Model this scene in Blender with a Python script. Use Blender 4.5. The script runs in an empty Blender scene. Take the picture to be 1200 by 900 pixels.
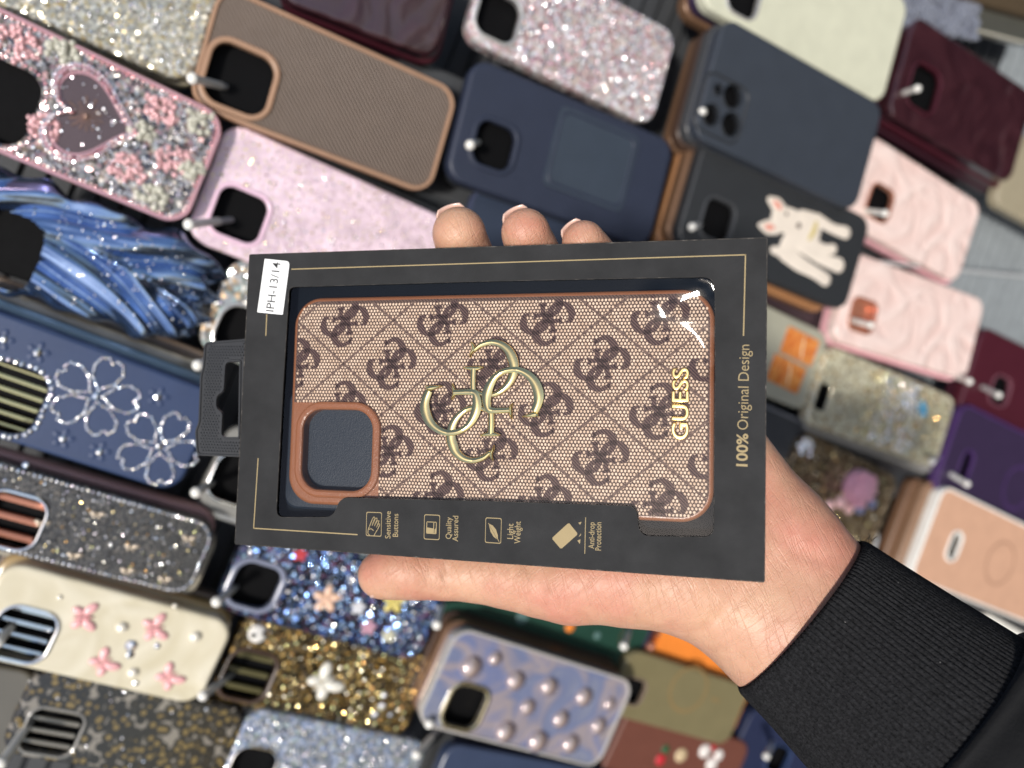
import bpy, math, random
import numpy as np
from mathutils import Vector, Matrix
from mathutils.geometry import delaunay_2d_cdt
random.seed(7); rng = np.random.default_rng(7)
PI = math.pi
S = bpy.context.scene
COL = S.collection
F = 901.0                      # focal length in photo pixels (1200 wide)
MM = 0.001

# ---------------------------------------------------------------- world frame
# The shop wall leans back; everything is measured in millimetres from the lens
# (x right, y up, z to the viewer) and turned once into a world whose +Z is up.
UP = Vector((-0.70, 0.30, 0.65)).normalized()
SUN = Vector((-0.28, -0.19, 0.94)).normalized()
EY = (SUN - UP*SUN.dot(UP)).normalized()
EX = EY.cross(UP).normalized()
RW = Matrix((EX, EY, UP)).to_4x4()
SUN_EL = math.asin(SUN.dot(UP))

def mat4(C, u, v, n):
    m = Matrix((u, v, n)).transposed().to_4x4()
    m.translation = Vector(C)*MM
    return RW @ m

def ray(px, py): return Vector(((px-600)/F, -(py-450)/F, -1.0))
def pd(px, py, d): return ray(px, py)*d

class Frame:
    def __init__(s, C, u, v, n): s.C, s.u, s.v, s.n = Vector(C), Vector(u), Vector(v), Vector(n)
    def loc(s, px, py, h=0.0):
        r = ray(px, py); t = s.n.dot(s.C + s.n*h)/s.n.dot(r)
        p = r*t - s.C
        return (p.dot(s.u), p.dot(s.v))
    def mat(s): return mat4(s.C, s.u, s.v, s.n)

# display plane:  1/depth = a + b*px + c*py
PA, PB, PC = .002605, -9.5e-7, -2.9e-7
NP_ = Vector((F*PB, -F*PC, -(PA+PB*600+PC*450)))
PN = -NP_.normalized(); PD = -1.0/NP_.length          # PN.p = PD on the plane
def on_plane(px, py, lift=0.0):
    r = ray(px, py); return r*((PD+lift)/PN.dot(r))

# ---------------------------------------------------------------- materials
def nm(name):
    m = bpy.data.materials.new(name); m.use_nodes = True
    nt = m.node_tree; b = nt.nodes['Principled BSDF']
    return m, nt, b
def N(nt, t, **kw):
    n = nt.nodes.new(t)
    for k, v in kw.items():
        if k.startswith('i_'): n.inputs[k[2:].replace('_', ' ')].default_value = v
        else: setattr(n, k, v)
    return n
def L(nt, a, b): nt.links.new(a, b)
def c4(c): return (c[0], c[1], c[2], 1.0)
def setp(b, color=None, rough=None, metal=None, spec=None, coat=None, coatr=None, sss=None, sheen=None):
    if color is not None: b.inputs['Base Color'].default_value = c4(color)
    if rough is not None: b.inputs['Roughness'].default_value = rough
    if metal is not None: b.inputs['Metallic'].default_value = metal
    if spec is not None: b.inputs['Specular IOR Level'].default_value = spec
    if coat is not None: b.inputs['Coat Weight'].default_value = coat
    if coatr is not None: b.inputs['Coat Roughness'].default_value = coatr
    if sheen is not None: b.inputs['Sheen Weight'].default_value = sheen
def ramp(nt, fac, stops, interp='LINEAR'):
    r = N(nt, 'ShaderNodeValToRGB'); cr = r.color_ramp; cr.interpolation = interp
    while len(cr.elements) < len(stops): cr.elements.new(0.5)
    for e, (p, c) in zip(cr.elements, stops): e.position = p; e.color = c4(c)
    if fac is not None: L(nt, fac, r.inputs['Fac'])
    return r
def objco(nt): return N(nt, 'ShaderNodeTexCoord').outputs['Object']
def noise(nt, scale, detail=4, rough=.55, dist=0.0, co=None):
    n = N(nt, 'ShaderNodeTexNoise'); n.inputs['Scale'].default_value = scale
    n.inputs['Detail'].default_value = detail; n.inputs['Roughness'].default_value = rough
    n.inputs['Distortion'].default_value = dist
    L(nt, co if co is not None else objco(nt), n.inputs['Vector']); return n
def vor(nt, scale, feature='F1', co=None, rnd=1.0):
    n = N(nt, 'ShaderNodeTexVoronoi', feature=feature); n.inputs['Scale'].default_value = scale
    n.inputs['Randomness'].default_value = rnd
    L(nt, co if co is not None else objco(nt), n.inputs['Vector']); return n
def bump(nt, b, h, dist, strength=1.0):
    n = N(nt, 'ShaderNodeBump'); n.inputs['Distance'].default_value = dist; n.inputs['Strength'].default_value = strength
    L(nt, h, n.inputs['Height']); L(nt, n.outputs['Normal'], b.inputs['Normal']); return n
def math_(nt, op, a, b=None, clamp=False):
    n = N(nt, 'ShaderNodeMath', operation=op); n.use_clamp = clamp
    for i, x in enumerate((a, b)):
        if x is None: continue
        if hasattr(x, 'links'): L(nt, x, n.inputs[i])
        else: n.inputs[i].default_value = x
    return n.outputs[0]
def mixc(nt, fac, a, b):
    n = N(nt, 'ShaderNodeMix', data_type='RGBA')
    for sock, x in ((n.inputs[0], fac), (n.inputs[6], a), (n.inputs[7], b)):
        if hasattr(x, 'links'): L(nt, x, sock)
        elif isinstance(x, (int, float)): sock.default_value = x
        else: sock.default_value = c4(x)
    return n.outputs[2]

def plain(name, color, rough=.5, metal=0, spec=.5, coat=0, coatr=.05, grain=0.06, bscale=None, bdist=0.00015, sheen=0):
    """plastic / card / metal with a faint unevenness of tone and a fine bump"""
    m, nt, b = nm(name); setp(b, color, rough, metal, spec, coat, coatr, sheen=sheen)
    n = noise(nt, 60, 5)
    r = ramp(nt, n.outputs['Fac'], [(.3, [x*(1-grain) for x in color]), (.7, [min(1, x*(1+grain)) for x in color])])
    L(nt, r.outputs['Color'], b.inputs['Base Color'])
    rr = N(nt, 'ShaderNodeMapRange'); L(nt, noise(nt, 220, 4).outputs['Fac'], rr.inputs[0])
    rr.inputs[3].default_value = max(.02, rough*.8); rr.inputs[4].default_value = min(1, rough*1.2)
    L(nt, rr.outputs[0], b.inputs['Roughness'])
    if bscale: bump(nt, b, noise(nt, bscale, 3).outputs['Fac'], bdist)
    return m

def glitter(name, palette, size=1.1, amp=.7, base=None, cover=1.0, rough=.28, metal=.75, coat=.3, big=None):
    """flakes: every Voronoi cell gets its own tilt and its own colour from the palette"""
    m, nt, b = nm(name); setp(b, palette[0], rough, metal, coat=coat)
    co = objco(nt)
    v = vor(nt, 1000/size, co=co)
    sub = N(nt, 'ShaderNodeVectorMath', operation='SUBTRACT'); L(nt, v.outputs['Color'], sub.inputs[0]); sub.inputs[1].default_value = (.5, .5, .5)
    sc = N(nt, 'ShaderNodeVectorMath', operation='SCALE'); L(nt, sub.outputs[0], sc.inputs[0]); sc.inputs['Scale'].default_value = amp
    geo = N(nt, 'ShaderNodeNewGeometry')
    add = N(nt, 'ShaderNodeVectorMath', operation='ADD'); L(nt, geo.outputs['Normal'], add.inputs[0]); L(nt, sc.outputs[0], add.inputs[1])
    nor = N(nt, 'ShaderNodeVectorMath', operation='NORMALIZE'); L(nt, add.outputs[0], nor.inputs[0])
    sep = N(nt, 'ShaderNodeSeparateColor'); L(nt, v.outputs['Color'], sep.inputs[0])
    k = len(palette)
    r = ramp(nt, sep.outputs[1], [(i/k, c) for i, c in enumerate(palette)], 'CONSTANT')
    col = r.outputs['Color']
    if base is not None:
        mask = math_(nt, 'LESS_THAN', sep.outputs[2], cover)
        cloud = noise(nt, 45, 4, co=co)
        basec = ramp(nt, cloud.outputs['Fac'], [(.3, [x*.75 for x in base]), (.7, [min(1, x*1.2) for x in base])])
        col = mixc(nt, mask, basec.outputs['Color'], col)
        L(nt, math_(nt, 'MULTIPLY', mask, metal), b.inputs['Metallic'])
        mv = N(nt, 'ShaderNodeMix', data_type='VECTOR'); L(nt, mask, mv.inputs[0]); L(nt, geo.outputs['Normal'], mv.inputs[4]); L(nt, nor.outputs[0], mv.inputs[5])
        L(nt, mv.outputs[1], b.inputs['Normal'])
    else:
        L(nt, nor.outputs[0], b.inputs['Normal'])
    L(nt, col, b.inputs['Base Color'])
    return m

def wavy(name, cols, rough=.2, scale=22, dist=2.0, depth=.003, metal=0, coat=.4, detail=1.5, spec=.5):
    """glossy plastic with soft marbled waves moulded in"""
    m, nt, b = nm(name); setp(b, cols[0], rough, metal, spec, coat, .08)
    n = noise(nt, scale, detail, .5, dist)
    r = ramp(nt, n.outputs['Fac'], [(.25, cols[0]), (.75, cols[1])]); L(nt, r.outputs['Color'], b.inputs['Base Color'])
    bump(nt, b, n.outputs['Fac'], depth)
    return m

# ---------------------------------------------------------------- mesh helpers (millimetres)
def mesh_obj(name, verts, faces, mat=None, parent=None, smooth=True, mats=None, midx=None, flat_angle=None):
    me = bpy.data.meshes.new(name)
    v = np.asarray(verts, dtype=np.float64)*MM
    me.from_pydata(v.tolist(), [], [tuple(f) for f in faces])
    for m in (mats or [mat]):
        if m: me.materials.append(m)
    if midx is not None: me.polygons.foreach_set('material_index', np.asarray(midx, dtype=np.int32))
    me.polygons.foreach_set('use_smooth', [bool(smooth)]*len(me.polygons))
    me.update()
    o = bpy.data.objects.new(name, me); COL.objects.link(o)
    if smooth and flat_angle is not None:
        try: me.set_sharp_from_angle(angle=math.radians(flat_angle))
        except Exception: pass
    if parent: o.parent = parent
    return o
class MB:
    def __init__(s): s.v, s.f, s.m = [], [], []
    def add(s, vf, k=0):
        v, f = vf; o = len(s.v); s.v += [tuple(x) for x in v]; s.f += [tuple(i+o for i in q) for q in f]; s.m += [k]*len(f)
    def build(s, name, mat, parent=None, smooth=True, mats=None, flat_angle=40):
        return mesh_obj(name, s.v, s.f, mat, parent, smooth, mats, s.m if mats else None, flat_angle)
def thing(name, label, cat, M, group=None):
    o = bpy.data.objects.new(name, None); COL.objects.link(o); o.matrix_world = M
    o.empty_display_size = .01
    o['label'] = label; o['category'] = cat
    if group: o['group'] = group
    return o

def rrect(hx, hy, r, n=7, cx=0, cy=0):
    r = max(.05, min(r, hx-.01, hy-.01)); pts = []
    for (sx, sy, a0) in ((1, -1, -PI/2), (1, 1, 0), (-1, 1, PI/2), (-1, -1, PI)):
        for i in range(n+1):
            a = a0 + (PI/2)*i/n
            pts.append((cx+sx*(hx-r)+r*math.cos(a), cy+sy*(hy-r)+r*math.sin(a)))
    return pts
def round_poly(pts, rs, n=5):
    out = []; m = len(pts)
    for i in range(m):
        p = Vector(pts[i]); a = Vector(pts[i-1])-p; b = Vector(pts[(i+1) % m])-p
        r = rs[i] if isinstance(rs, (list, tuple)) else rs
        d = min(r, a.length*.48, b.length*.48); A = p+a.normalized()*d; B = p+b.normalized()*d
        for k in range(n+1):
            t = k/n; q = A*(1-t)**2 + p*2*t*(1-t) + B*t*t; out.append((q.x, q.y))
    return out
def area(p): return .5*sum(p[i-1][0]*p[i][1]-p[i][0]*p[i-1][1] for i in range(len(p)))
def in_mask(X, Y, lp):
    c = np.zeros(X.shape, bool)
    for i in range(len(lp)):
        (x0, y0), (x1, y1) = lp[i-1], lp[i]
        if y0 == y1: continue
        c ^= ((y0 > Y) != (y1 > Y)) & (X < (x1-x0)*(Y-y0)/(y1-y0)+x0)
    return c
def fill(outer, holes=(), extra=()):
    vs, es = [], []
    for lp in [outer]+list(holes):
        o = len(vs); vs += [Vector(p) for p in lp]; es += [(o+i, o+(i+1) % len(lp)) for i in range(len(lp))]
    vs += [Vector(p) for p in extra]
    r = delaunay_2d_cdt(vs, es, [], 0, 1e-6)
    V = [(p.x, p.y) for p in r[0]]; T = []
    A = np.array(V); I = np.array([list(t) for t in r[2]]); c = A[I].mean(1)
    ok = in_mask(c[:, 0], c[:, 1], outer)
    for h in holes: ok &= ~in_mask(c[:, 0], c[:, 1], h)
    for t in I[ok]:
        a = area([V[i] for i in t])
        if abs(a) < 1e-9: continue
        T.append(tuple(int(i) for i in (t if a > 0 else t[::-1])))
    return V, T
def bridge(mb, A, B, k=0, flip=False):
    """A, B: loops of 3-D points with equal counts"""
    n = len(A); f = []
    for i in range(n):
        j = (i+1) % n; q = (i, j, n+j, n+i); f.append(tuple(reversed(q)) if flip else q)
    mb.add((list(A)+list(B), f), k)
def z3(lp, z): return [(x, y, z) for x, y in lp]

def shell_mb(Lx, Wy, r, T=9.5, bev=2.4, holes=(), wall=1.8, n=7, nb=4, k=0):
    """a phone case: hollow shell, rounded rim, cut-outs through its back"""
    mb = MB(); hx, hy = Lx/2, Wy/2
    def o_(ins): return rrect(hx-ins, hy-ins, r-ins, n)
    rings = []
    for i in range(nb+1):
        a = PI/2*i/nb; rings.append((bev*(1-math.sin(a)), -bev*(1-math.cos(a))))
    rings += [(0, -T), (.9, -T-.3), (wall, -T), (wall, -wall)]
    H0 = [rrect(h[2]/2+.6, h[3]/2+.6, h[4]+.6, n, h[0], h[1]) for h in holes]
    H1 = [rrect(h[2]/2, h[3]/2, h[4], n, h[0], h[1]) for h in holes]
    V, Tt = fill(o_(rings[0][0]), H0); mb.add((z3(V, 0), Tt), k)
    for (a, b) in zip(rings[:-1], rings[1:]): bridge(mb, z3(o_(a[0]), a[1]), z3(o_(b[0]), b[1]), k, flip=True)
    V, Tt = fill(o_(wall), H1); mb.add((z3(V, -wall), [tuple(reversed(t)) for t in Tt]), k)
    for h0, h1 in zip(H0, H1):
        bridge(mb, z3(h0, 0), z3(h1, -.6), k); bridge(mb, z3(h1, -.6), z3(h1, -wall), k)
    return mb
def ring_mb(h, width=3.5, height=1.6, n=7, depth=3.0):
    """raised frame round a cut-out h=(cx,cy,w,h,r)"""
    mb = MB(); cx, cy, w, hh, r = h; b = min(width*.4, .9)
    prof = [(width, -.5), (width, height-b), (width-b*.3, height-b*.3), (width-b, height), (b, height), (b*.3, height-b*.3), (0, height-b), (0, -depth)]
    lp = [z3(rrect(w/2+a, hh/2+a, r+a, n, cx, cy), z) for a, z in prof]
    for A, B in zip(lp[:-1], lp[1:]): bridge(mb, A, B)
    return mb
def ico(cx, cy, cz, rx, ry, rz, nu=12, nv=7, rot=0.0, half=False):
    v, f = [], []; c, s = math.cos(rot), math.sin(rot)
    lat0 = 0 if half else -PI/2
    for j in range(nv+1):
        la = lat0 + (PI/2-lat0)*j/nv
        for i in range(nu):
            lo = 2*PI*i/nu; x, y, z = rx*math.cos(la)*math.cos(lo), ry*math.cos(la)*math.sin(lo), rz*math.sin(la)
            v.append((cx+x*c-y*s, cy+x*s+y*c, cz+z))
    for j in range(nv):
        for i in range(nu):
            a, b = j*nu+i, j*nu+(i+1) % nu; f.append((a, b, b+nu, a+nu))
    return v, f
def gem(x, y, z, r):
    """a cut stone: two rings of facets round a small flat table"""
    a0 = rng.uniform(0, 1); v = []
    for k, (q, hz) in enumerate(((1, 0), (.74, .21), (.30, .38))):
        v += [(x+q*r*math.cos(PI/4*i+.39*k+a0), y+q*r*math.sin(PI/4*i+.39*k+a0), z+hz*r) for i in range(8)]
    f = [tuple(range(16, 24))]
    for k in (0, 8):
        for i in range(8):
            j = (i+1) % 8; f += [(k+i, k+j, k+8+i), (k+j, k+8+j, k+8+i)]
    t1, t2 = rng.uniform(-.3, .3, 2)
    v = [(a, b, c+(a-x)*t1+(b-y)*t2) for a, b, c in v]
    return v, f
def spline(P, n=8):
    P = [np.array(p, float) for p in P]; out = []
    for i in range(len(P)-1):
        p0 = P[i-1] if i else 2*P[0]-P[1]; p1, p2 = P[i], P[i+1]; p3 = P[i+2] if i+2 < len(P) else 2*P[-1]-P[-2]
        for k in range(n):
            t = k/n; out.append(.5*((2*p1)+(-p0+p2)*t+(2*p0-5*p1+4*p2-p3)*t*t+(-p0+3*p1-3*p2+p3)*t**3))
    out.append(P[-1]); return out
def tube3(pts, rad, ns=10, caps=True):
    """round tube along 3-D points, rad per point"""
    P = [Vector(p) for p in pts]; m = len(P); rad = rad if hasattr(rad, '__len__') else [rad]*m
    v, f = [], []; ref = None
    for i in range(m):
        t = (P[min(i+1, m-1)]-P[max(i-1, 0)]).normalized()
        if ref is None: ref = t.orthogonal().normalized()
        a = (ref - t*ref.dot(t)).normalized(); ref = a; b = t.cross(a)
        for k in range(ns):
            q = P[i] + (a*math.cos(2*PI*k/ns)+b*math.sin(2*PI*k/ns))*rad[i]; v.append(tuple(q))
    for i in range(m-1):
        for k in range(ns):
            j = (k+1) % ns; f.append((i*ns+k, i*ns+j, (i+1)*ns+j, (i+1)*ns+k))
    if caps: f += [tuple(reversed(range(ns))), tuple(range((m-1)*ns, m*ns))]
    return v, f
def stroke(pts, wid, z0, hgt, ns=8, bevel=False):
    """raised metal stroke in the xy plane: half-width wid per point, elliptical section"""
    P = [Vector((p[0], p[1])) for p in pts]; m = len(P); v, f = [], []
    for i in range(m):
        t = (P[min(i+1, m-1)]-P[max(i-1, 0)]).normalized(); s = Vector((-t.y, t.x))
        w = wid[i]; zz = z0[i] if hasattr(z0, '__len__') else z0
        for k in range(ns):
            a = 2*PI*k/ns; ca, sa = math.cos(a), math.sin(a)
            if bevel and sa > 0: sa = .25+.75*(1-abs(ca)**1.7)
            q = P[i]+s*(w*ca); v.append((q.x, q.y, zz+hgt*sa))
    for i in range(m-1):
        for k in range(ns):
            j = (k+1) % ns; f.append((i*ns+k, (i+1)*ns+k, (i+1)*ns+j, i*ns+j))
    f += [tuple(range(ns)), tuple(reversed(range((m-1)*ns, m*ns)))]
    return v, f
def ribbon(pts, wid, z):
    P = [Vector((p[0], p[1])) for p in pts]; m = len(P); v = []
    for i in range(m):
        t = (P[min(i+1, m-1)]-P[max(i-1, 0)]).normalized(); s = Vector((-t.y, t.x))*wid[i]
        v += [(P[i].x-s.x, P[i].y-s.y, z), (P[i].x+s.x, P[i].y+s.y, z)]
    return v, [(2*i, 2*i+2, 2*i+3, 2*i+1) for i in range(m-1)]
def plate(outer, z0, z1, holes=(), bev=.25):
    """flat plate from outline(s), rounded top edge"""
    mb = MB()
    if area(outer) < 0: outer = outer[::-1]
    holes = [h if area(h) > 0 else h[::-1] for h in holes]
    V, T = fill(outer, holes); mb.add((z3(V, z1), T)); mb.add((z3(V, z0), [tuple(reversed(t)) for t in T]))
    bridge(mb, z3(outer, z1), z3(outer, z0), 0, True)
    for h in holes: bridge(mb, z3(h, z1), z3(h, z0))
    return mb

# ---------------------------------------------------------------- the light and the camera
W = bpy.data.worlds.new('World'); S.world = W; W.use_nodes = True
wn = W.node_tree; bg = wn.nodes['Background']
sky = wn.nodes.new('ShaderNodeTexSky'); sky.sky_type = 'NISHITA'; sky.sun_disc = False
sky.sun_elevation = SUN_EL; sky.sun_rotation = 0.0; sky.dust_density = 2.0
wn.links.new(sky.outputs[0], bg.inputs['Color']); bg.inputs['Strength'].default_value = 0.095
sd = bpy.data.lights.new('sun', 'SUN'); sd.energy = 3.0; sd.angle = math.radians(5); sd.color = (1, .955, .885)
so = bpy.data.objects.new('sun', sd); COL.objects.link(so)
sw = (RW.to_3x3() @ SUN)
so.rotation_euler = sw.to_track_quat('Z', 'Y').to_euler(); so.location = sw*2
cd = bpy.data.cameras.new('camera'); cam = bpy.data.objects.new('camera', cd); COL.objects.link(cam)
cam.matrix_world = RW.copy(); cd.sensor_width = 36; cd.lens = F/1200*36
cd.clip_start = .01; cd.clip_end = 100
cd.dof.use_dof = True; cd.dof.focus_distance = .262; cd.dof.aperture_fstop = cd.lens/4.6
S.camera = cam
S.view_settings.view_transform = 'Standard'; S.view_settings.look = 'None'; S.view_settings.exposure = 0.38; S.view_settings.gamma = 1
S.cycles.use_denoising = True; S.cycles.sample_clamp_indirect = 6; S.cycles.sample_clamp_direct = 60
S.cycles.max_bounces = 6; S.cycles.transparent_max_bounces = 12

# ---------------------------------------------------------------- shared materials
M = {}
M['card'] = plain('black_card', (.029, .029, .0295), .72, spec=.1, grain=.2, bscale=2600, bdist=.00008)
M['card_edge'] = plain('card_edge', (.10, .085, .07), .8)
M['gold_ink'] = plain('gold_ink', (.33, .255, .135), .6, metal=0, spec=.15)
M['tray'] = plain('tray_plastic', (.008, .009, .012), .3, bscale=1500, bdist=.0001)
M['tan_leather'] = plain('brown_leatherette', (.27, .105, .046), .3, coat=.25, bscale=1200, bdist=.00012)
M['gold'] = plain('polished_gold', (1.0, .80, .38), .19, metal=1.0, grain=.02)
M['white_card'] = plain('white_label', (.78, .78, .76), .6)
M['black_ink'] = plain('black_ink', (.02, .02, .02), .6)
M['tab'] = plain('hang_tab_plastic', (.025, .026, .028), .42, spec=.5)
def stones(name, cols, rough=.15):
    m, nt, b = nm(name); setp(b, cols[0], rough, .95)
    g = N(nt, 'ShaderNodeNewGeometry'); k = len(cols)
    L(nt, ramp(nt, g.outputs['Random Per Island'], [(i/k, c) for i, c in enumerate(cols)], 'CONSTANT').outputs['Color'], b.inputs['Base Color']); return m
M['stone'] = stones('rhinestone', [(.93, .93, .96), (.95, .90, .80), (.80, .88, .97), (.95, .95, .95), (.90, .82, .88), (.93, .93, .93)])
M['stone_gold'] = stones('gold_rhinestone', [(.90, .66, .28), (.95, .78, .40), (.85, .50, .18), (.80, .80, .40), (.95, .88, .70)])
M['stone_pink'] = stones('pink_rhinestone', [(.88, .55, .55), (.92, .68, .66), (.80, .42, .45), (.95, .85, .84)])
M['chrome'] = plain('chrome', (.85, .86, .87), .1, metal=1)
M['hook'] = plain('white_hook_plastic', (.80, .78, .72), .35, coat=.2)
M['rod'] = plain('hook_rod', (.55, .56, .56), .3, metal=.3)
M['pearl'] = plain('pearl', (.85, .80, .68), .15, coat=.7, metal=.2)
M['dark'] = plain('shade_and_spot_black', (.004, .004, .0045), .6, spec=.08)  # near-black for the shade painted in camera holes and for charm spots

# ---------------------------------------------------------------- the slatted display wall
def build_wall():
    C = on_plane(640, 450, -52)
    d = on_plane(900, 520, -52) - on_plane(700, 430, -52); d = (d-PN*d.dot(PN)).normalized()
    v = PN.cross(d).normalized(); fr = Frame(C, d, v, PN)
    pitch, gw, gd, hw = 13.5, 3.2, 5, 760
    cut = fr.loc(1085, 330)[0]; k0 = int((cut+620)/pitch)  # shade in the gaps is painted by colouring the left panel darker
    for lab, rng_, col in (('grooved slat panel with shade painted dark behind the left and middle rows of phone cases', range(0, k0), (.045, .047, .05)),
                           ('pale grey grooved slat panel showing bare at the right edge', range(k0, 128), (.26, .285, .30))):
        prof = []
        for k in rng_:
            x = -620+k*pitch; prof += [(x, 0), (x+pitch-gw, 0), (x+pitch-gw+.4, -gd), (x+pitch-.4, -gd)]
        x0, x1 = prof[0][0], prof[-1][0]+.4
        vs = []; fs = []
        for (a, z) in prof: vs += [(a, -hw, z), (a, hw, z)]
        for i in range(len(prof)-1): fs.append((2*i, 2*i+2, 2*i+3, 2*i+1))
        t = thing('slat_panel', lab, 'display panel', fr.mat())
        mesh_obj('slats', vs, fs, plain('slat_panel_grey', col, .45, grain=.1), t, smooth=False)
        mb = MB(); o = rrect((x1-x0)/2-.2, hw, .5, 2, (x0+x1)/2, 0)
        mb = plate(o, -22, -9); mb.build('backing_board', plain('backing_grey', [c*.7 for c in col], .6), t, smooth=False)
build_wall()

# ---------------------------------------------------------------- phone cases on the display
GROUP = 'phone cases hanging on the display'
class Case: pass
def make_frame(quad, lift):
    P = [on_plane(x, y, lift) for x, y in quad]
    C = sum(P, Vector())/4
    u = ((P[1]-P[0])+(P[2]-P[3]))/2; v = ((P[0]-P[3])+(P[1]-P[2]))/2
    Lx = u.length; u = u.normalized(); v = v-u*v.dot(u); Wy = v.length; v = v.normalized(); n = u.cross(v).normalized()
    return Frame(C, u, v, n), Lx, Wy
def case(label, quad, lift, mat, hole=None, r=12, T=9.5, bev=2.4, ring=None, ringw=3.2, ringh=1.6, inner=None, rim=None, name='phone_case', cat='phone case', group=GROUP):
    fr, Lx, Wy = make_frame(quad, lift)
    t = thing(name, label, cat, fr.mat(), group)
    c = Case(); c.t, c.fr, c.L, c.W = t, fr, Lx, Wy
    hs = []
    for h in ([hole] if hole and not isinstance(hole[0], (tuple, list)) else (hole or [])):
        x, y = fr.loc(h[0], h[1]); rr = h[4] if len(h) > 4 else min(h[2], h[3])*.28
        hs.append((x, y, h[2], h[3], rr))
    # cut-outs must stay inside the outline
    g = []
    for (x, y, w, h, rr) in hs:
        x = max(x, -Lx/2+w/2+bev+1.2); y = max(min(y, Wy/2-h/2-bev-1.2), -Wy/2+h/2+bev+1.2); g.append((x, y, w, h, rr))
    c.holes = g
    c.shell = shell_mb(Lx, Wy, r, T, bev, g).build('shell', mat, t)
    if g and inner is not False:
        V, Tt = fill(rrect(Lx/2-2.2, Wy/2-2.2, max(2, r-2), 4)); mesh_obj('hole_shade_card', z3(V, -T+1.2), Tt, M['dark'], t, smooth=False)  # added black card, paints the deep shade seen through the cut-outs
    if ring:
        for h in g: ring_mb(h, ringw, ringh).build('camera_ring', ring, t)
    if rim:   # raised coloured bumper round the edge
        mb = MB(); pr = [(0, -T+1), (-.7, -T*.5), (-.7, .1), (-.2, .9), (1.2, .9), (1.8, -.2)]
        lp = [z3(rrect(Lx/2-a, Wy/2-a, r-a, 7), z) for a, z in pr]
        for A, B in zip(lp[:-1], lp[1:]): bridge(mb, A, B, flip=False)
        mb.f = [tuple(reversed(q)) for q in mb.f]
        mb.build('bumper', rim, t)
    return c
def under(c_quad, lift, steps, shade=None):
    """cases further back on the same hook; steps: (dx,dy in photo px, lift drop mm, material, label)"""
    for dx, dy, drop, mat, label in steps:
        q = [(x+dx, y+dy) for x, y in c_quad]
        fr, Lx, Wy = make_frame(q, lift-drop)
        t = thing('phone_case', label, 'phone case', fr.mat(), GROUP)
        h = (-Lx/2+24, -Wy/2+23, 34, 34, 9)
        shell_mb(Lx, Wy, 12, 9, 2.4, [], n=5, nb=3).build('shell', mat, t)
def border_gems(c, inset, r, step, mat, name='gem_border'):
    lp = rrect(c.L/2-inset, c.W/2-inset, max(2, 12-inset), 8); walk(c, lp, r, step, mat, name)
def walk(c, lp, r, step, mat, name, closed=True, z=0.0, parent=None):
    mb = MB(); pts = [Vector(p) for p in lp] + ([Vector(lp[0])] if closed else []); acc = 0
    for a, b in zip(pts[:-1], pts[1:]):
        d = (b-a).length
        while acc < d:
            q = a+(b-a)*(acc/d if d else 0); mb.add(gem(q.x, q.y, z, r)); acc += step
        acc -= d
    return mb.build(name, mat, parent or c.t, smooth=False)
def hole_gems(c, i, off, r, step, mat):
    x, y, w, h, rr = c.holes[i]; walk(c, rrect(w/2+off, h/2+off, rr+off, 8, x, y), r, step, mat, 'camera_gems')
def scatter_gems(c, n, rmin, rmax, mat, name='loose_gems', z=0.1, region=None, margin=4):
    mb = MB()
    for _ in range(n*3):
        x, y = rng.uniform(-c.L/2+margin, c.L/2-margin), rng.uniform(-c.W/2+margin, c.W/2-margin)
        if region and not region(x, y): continue
        if any(abs(x-h[0]) < h[2]/2+3 and abs(y-h[1]) < h[3]/2+3 for h in c.holes): continue
        mb.add(gem(x, y, z, rng.uniform(rmin, rmax))); n -= 1
        if n <= 0: break
    o = mb.build(name, mat, c.t, smooth=False); o['kind'] = 'stuff'; return o

P_ = plain
# ---- plastics, glitters and waves for the cases
brown = P_('brown_fabric_plastic', (.125, .088, .066), .5, bscale=1800, bdist=.0002)
w_ = N(brown.node_tree, 'ShaderNodeTexWave', wave_type='BANDS', bands_direction='DIAGONAL'); L(brown.node_tree, objco(brown.node_tree), w_.inputs['Vector']); w_.inputs['Scale'].default_value = 210; w_.inputs['Distortion'].default_value = .4
bump(brown.node_tree, brown.node_tree.nodes['Principled BSDF'], w_.outputs['Fac'], .0006)
brown_rim = P_('tan_bumper', (.36, .215, .135), .42)
navy = P_('navy_leather', (.020, .026, .048), .5, bscale=1500, bdist=.0001)
navy2 = P_('blue_leather', (.024, .044, .11), .45, bscale=1400, bdist=.0001)
black = P_('soft_black', (.035, .042, .055), .42)
black2 = P_('matte_black', (.022, .024, .027), .5)
cream = P_('cream_plastic', (.54, .54, .42), .4)
darkbrown = P_('dark_brown_plastic', (.06, .035, .025), .35)
bronze = P_('bronze_plastic', (.17, .095, .055), .3, metal=.3)
orange = P_('orange_plastic', (.75, .22, .035), .4)
olive = P_('olive_plastic', (.17, .145, .075), .4)
olive_line = P_('olive_line', (.23, .15, .06), .4)
redbrown = P_('red_brown_leather', (.13, .045, .03), .5, bscale=1300, bdist=.0002)
purple = P_('purple_plastic', (.06, .028, .11), .35)
purple_dark = P_('dark_purple_plastic', (.032, .02, .05), .4)
peach = P_('peach_plastic', (.54, .32, .215), .4)
whitep = P_('white_plastic', (.80, .78, .72), .35)
greyc = P_('smoke_grey_plastic', (.22, .215, .20), .2, coat=.4)
darkgrey = P_('dark_grey_plastic', (.05, .052, .056), .3)
clear = P_('clear_plastic', (.30, .27, .21), .12, coat=.6, grain=.25)
taupe = P_('taupe_plastic', (.20, .15, .115), .3)
copper = P_('copper_trim', (.65, .27, .17), .22, metal=.6)
pinkrim = P_('pink_plated_rim', (.72, .40, .41), .16, metal=.6)
green = P_('dark_green_plastic', (.015, .05, .035), .35)
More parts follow.
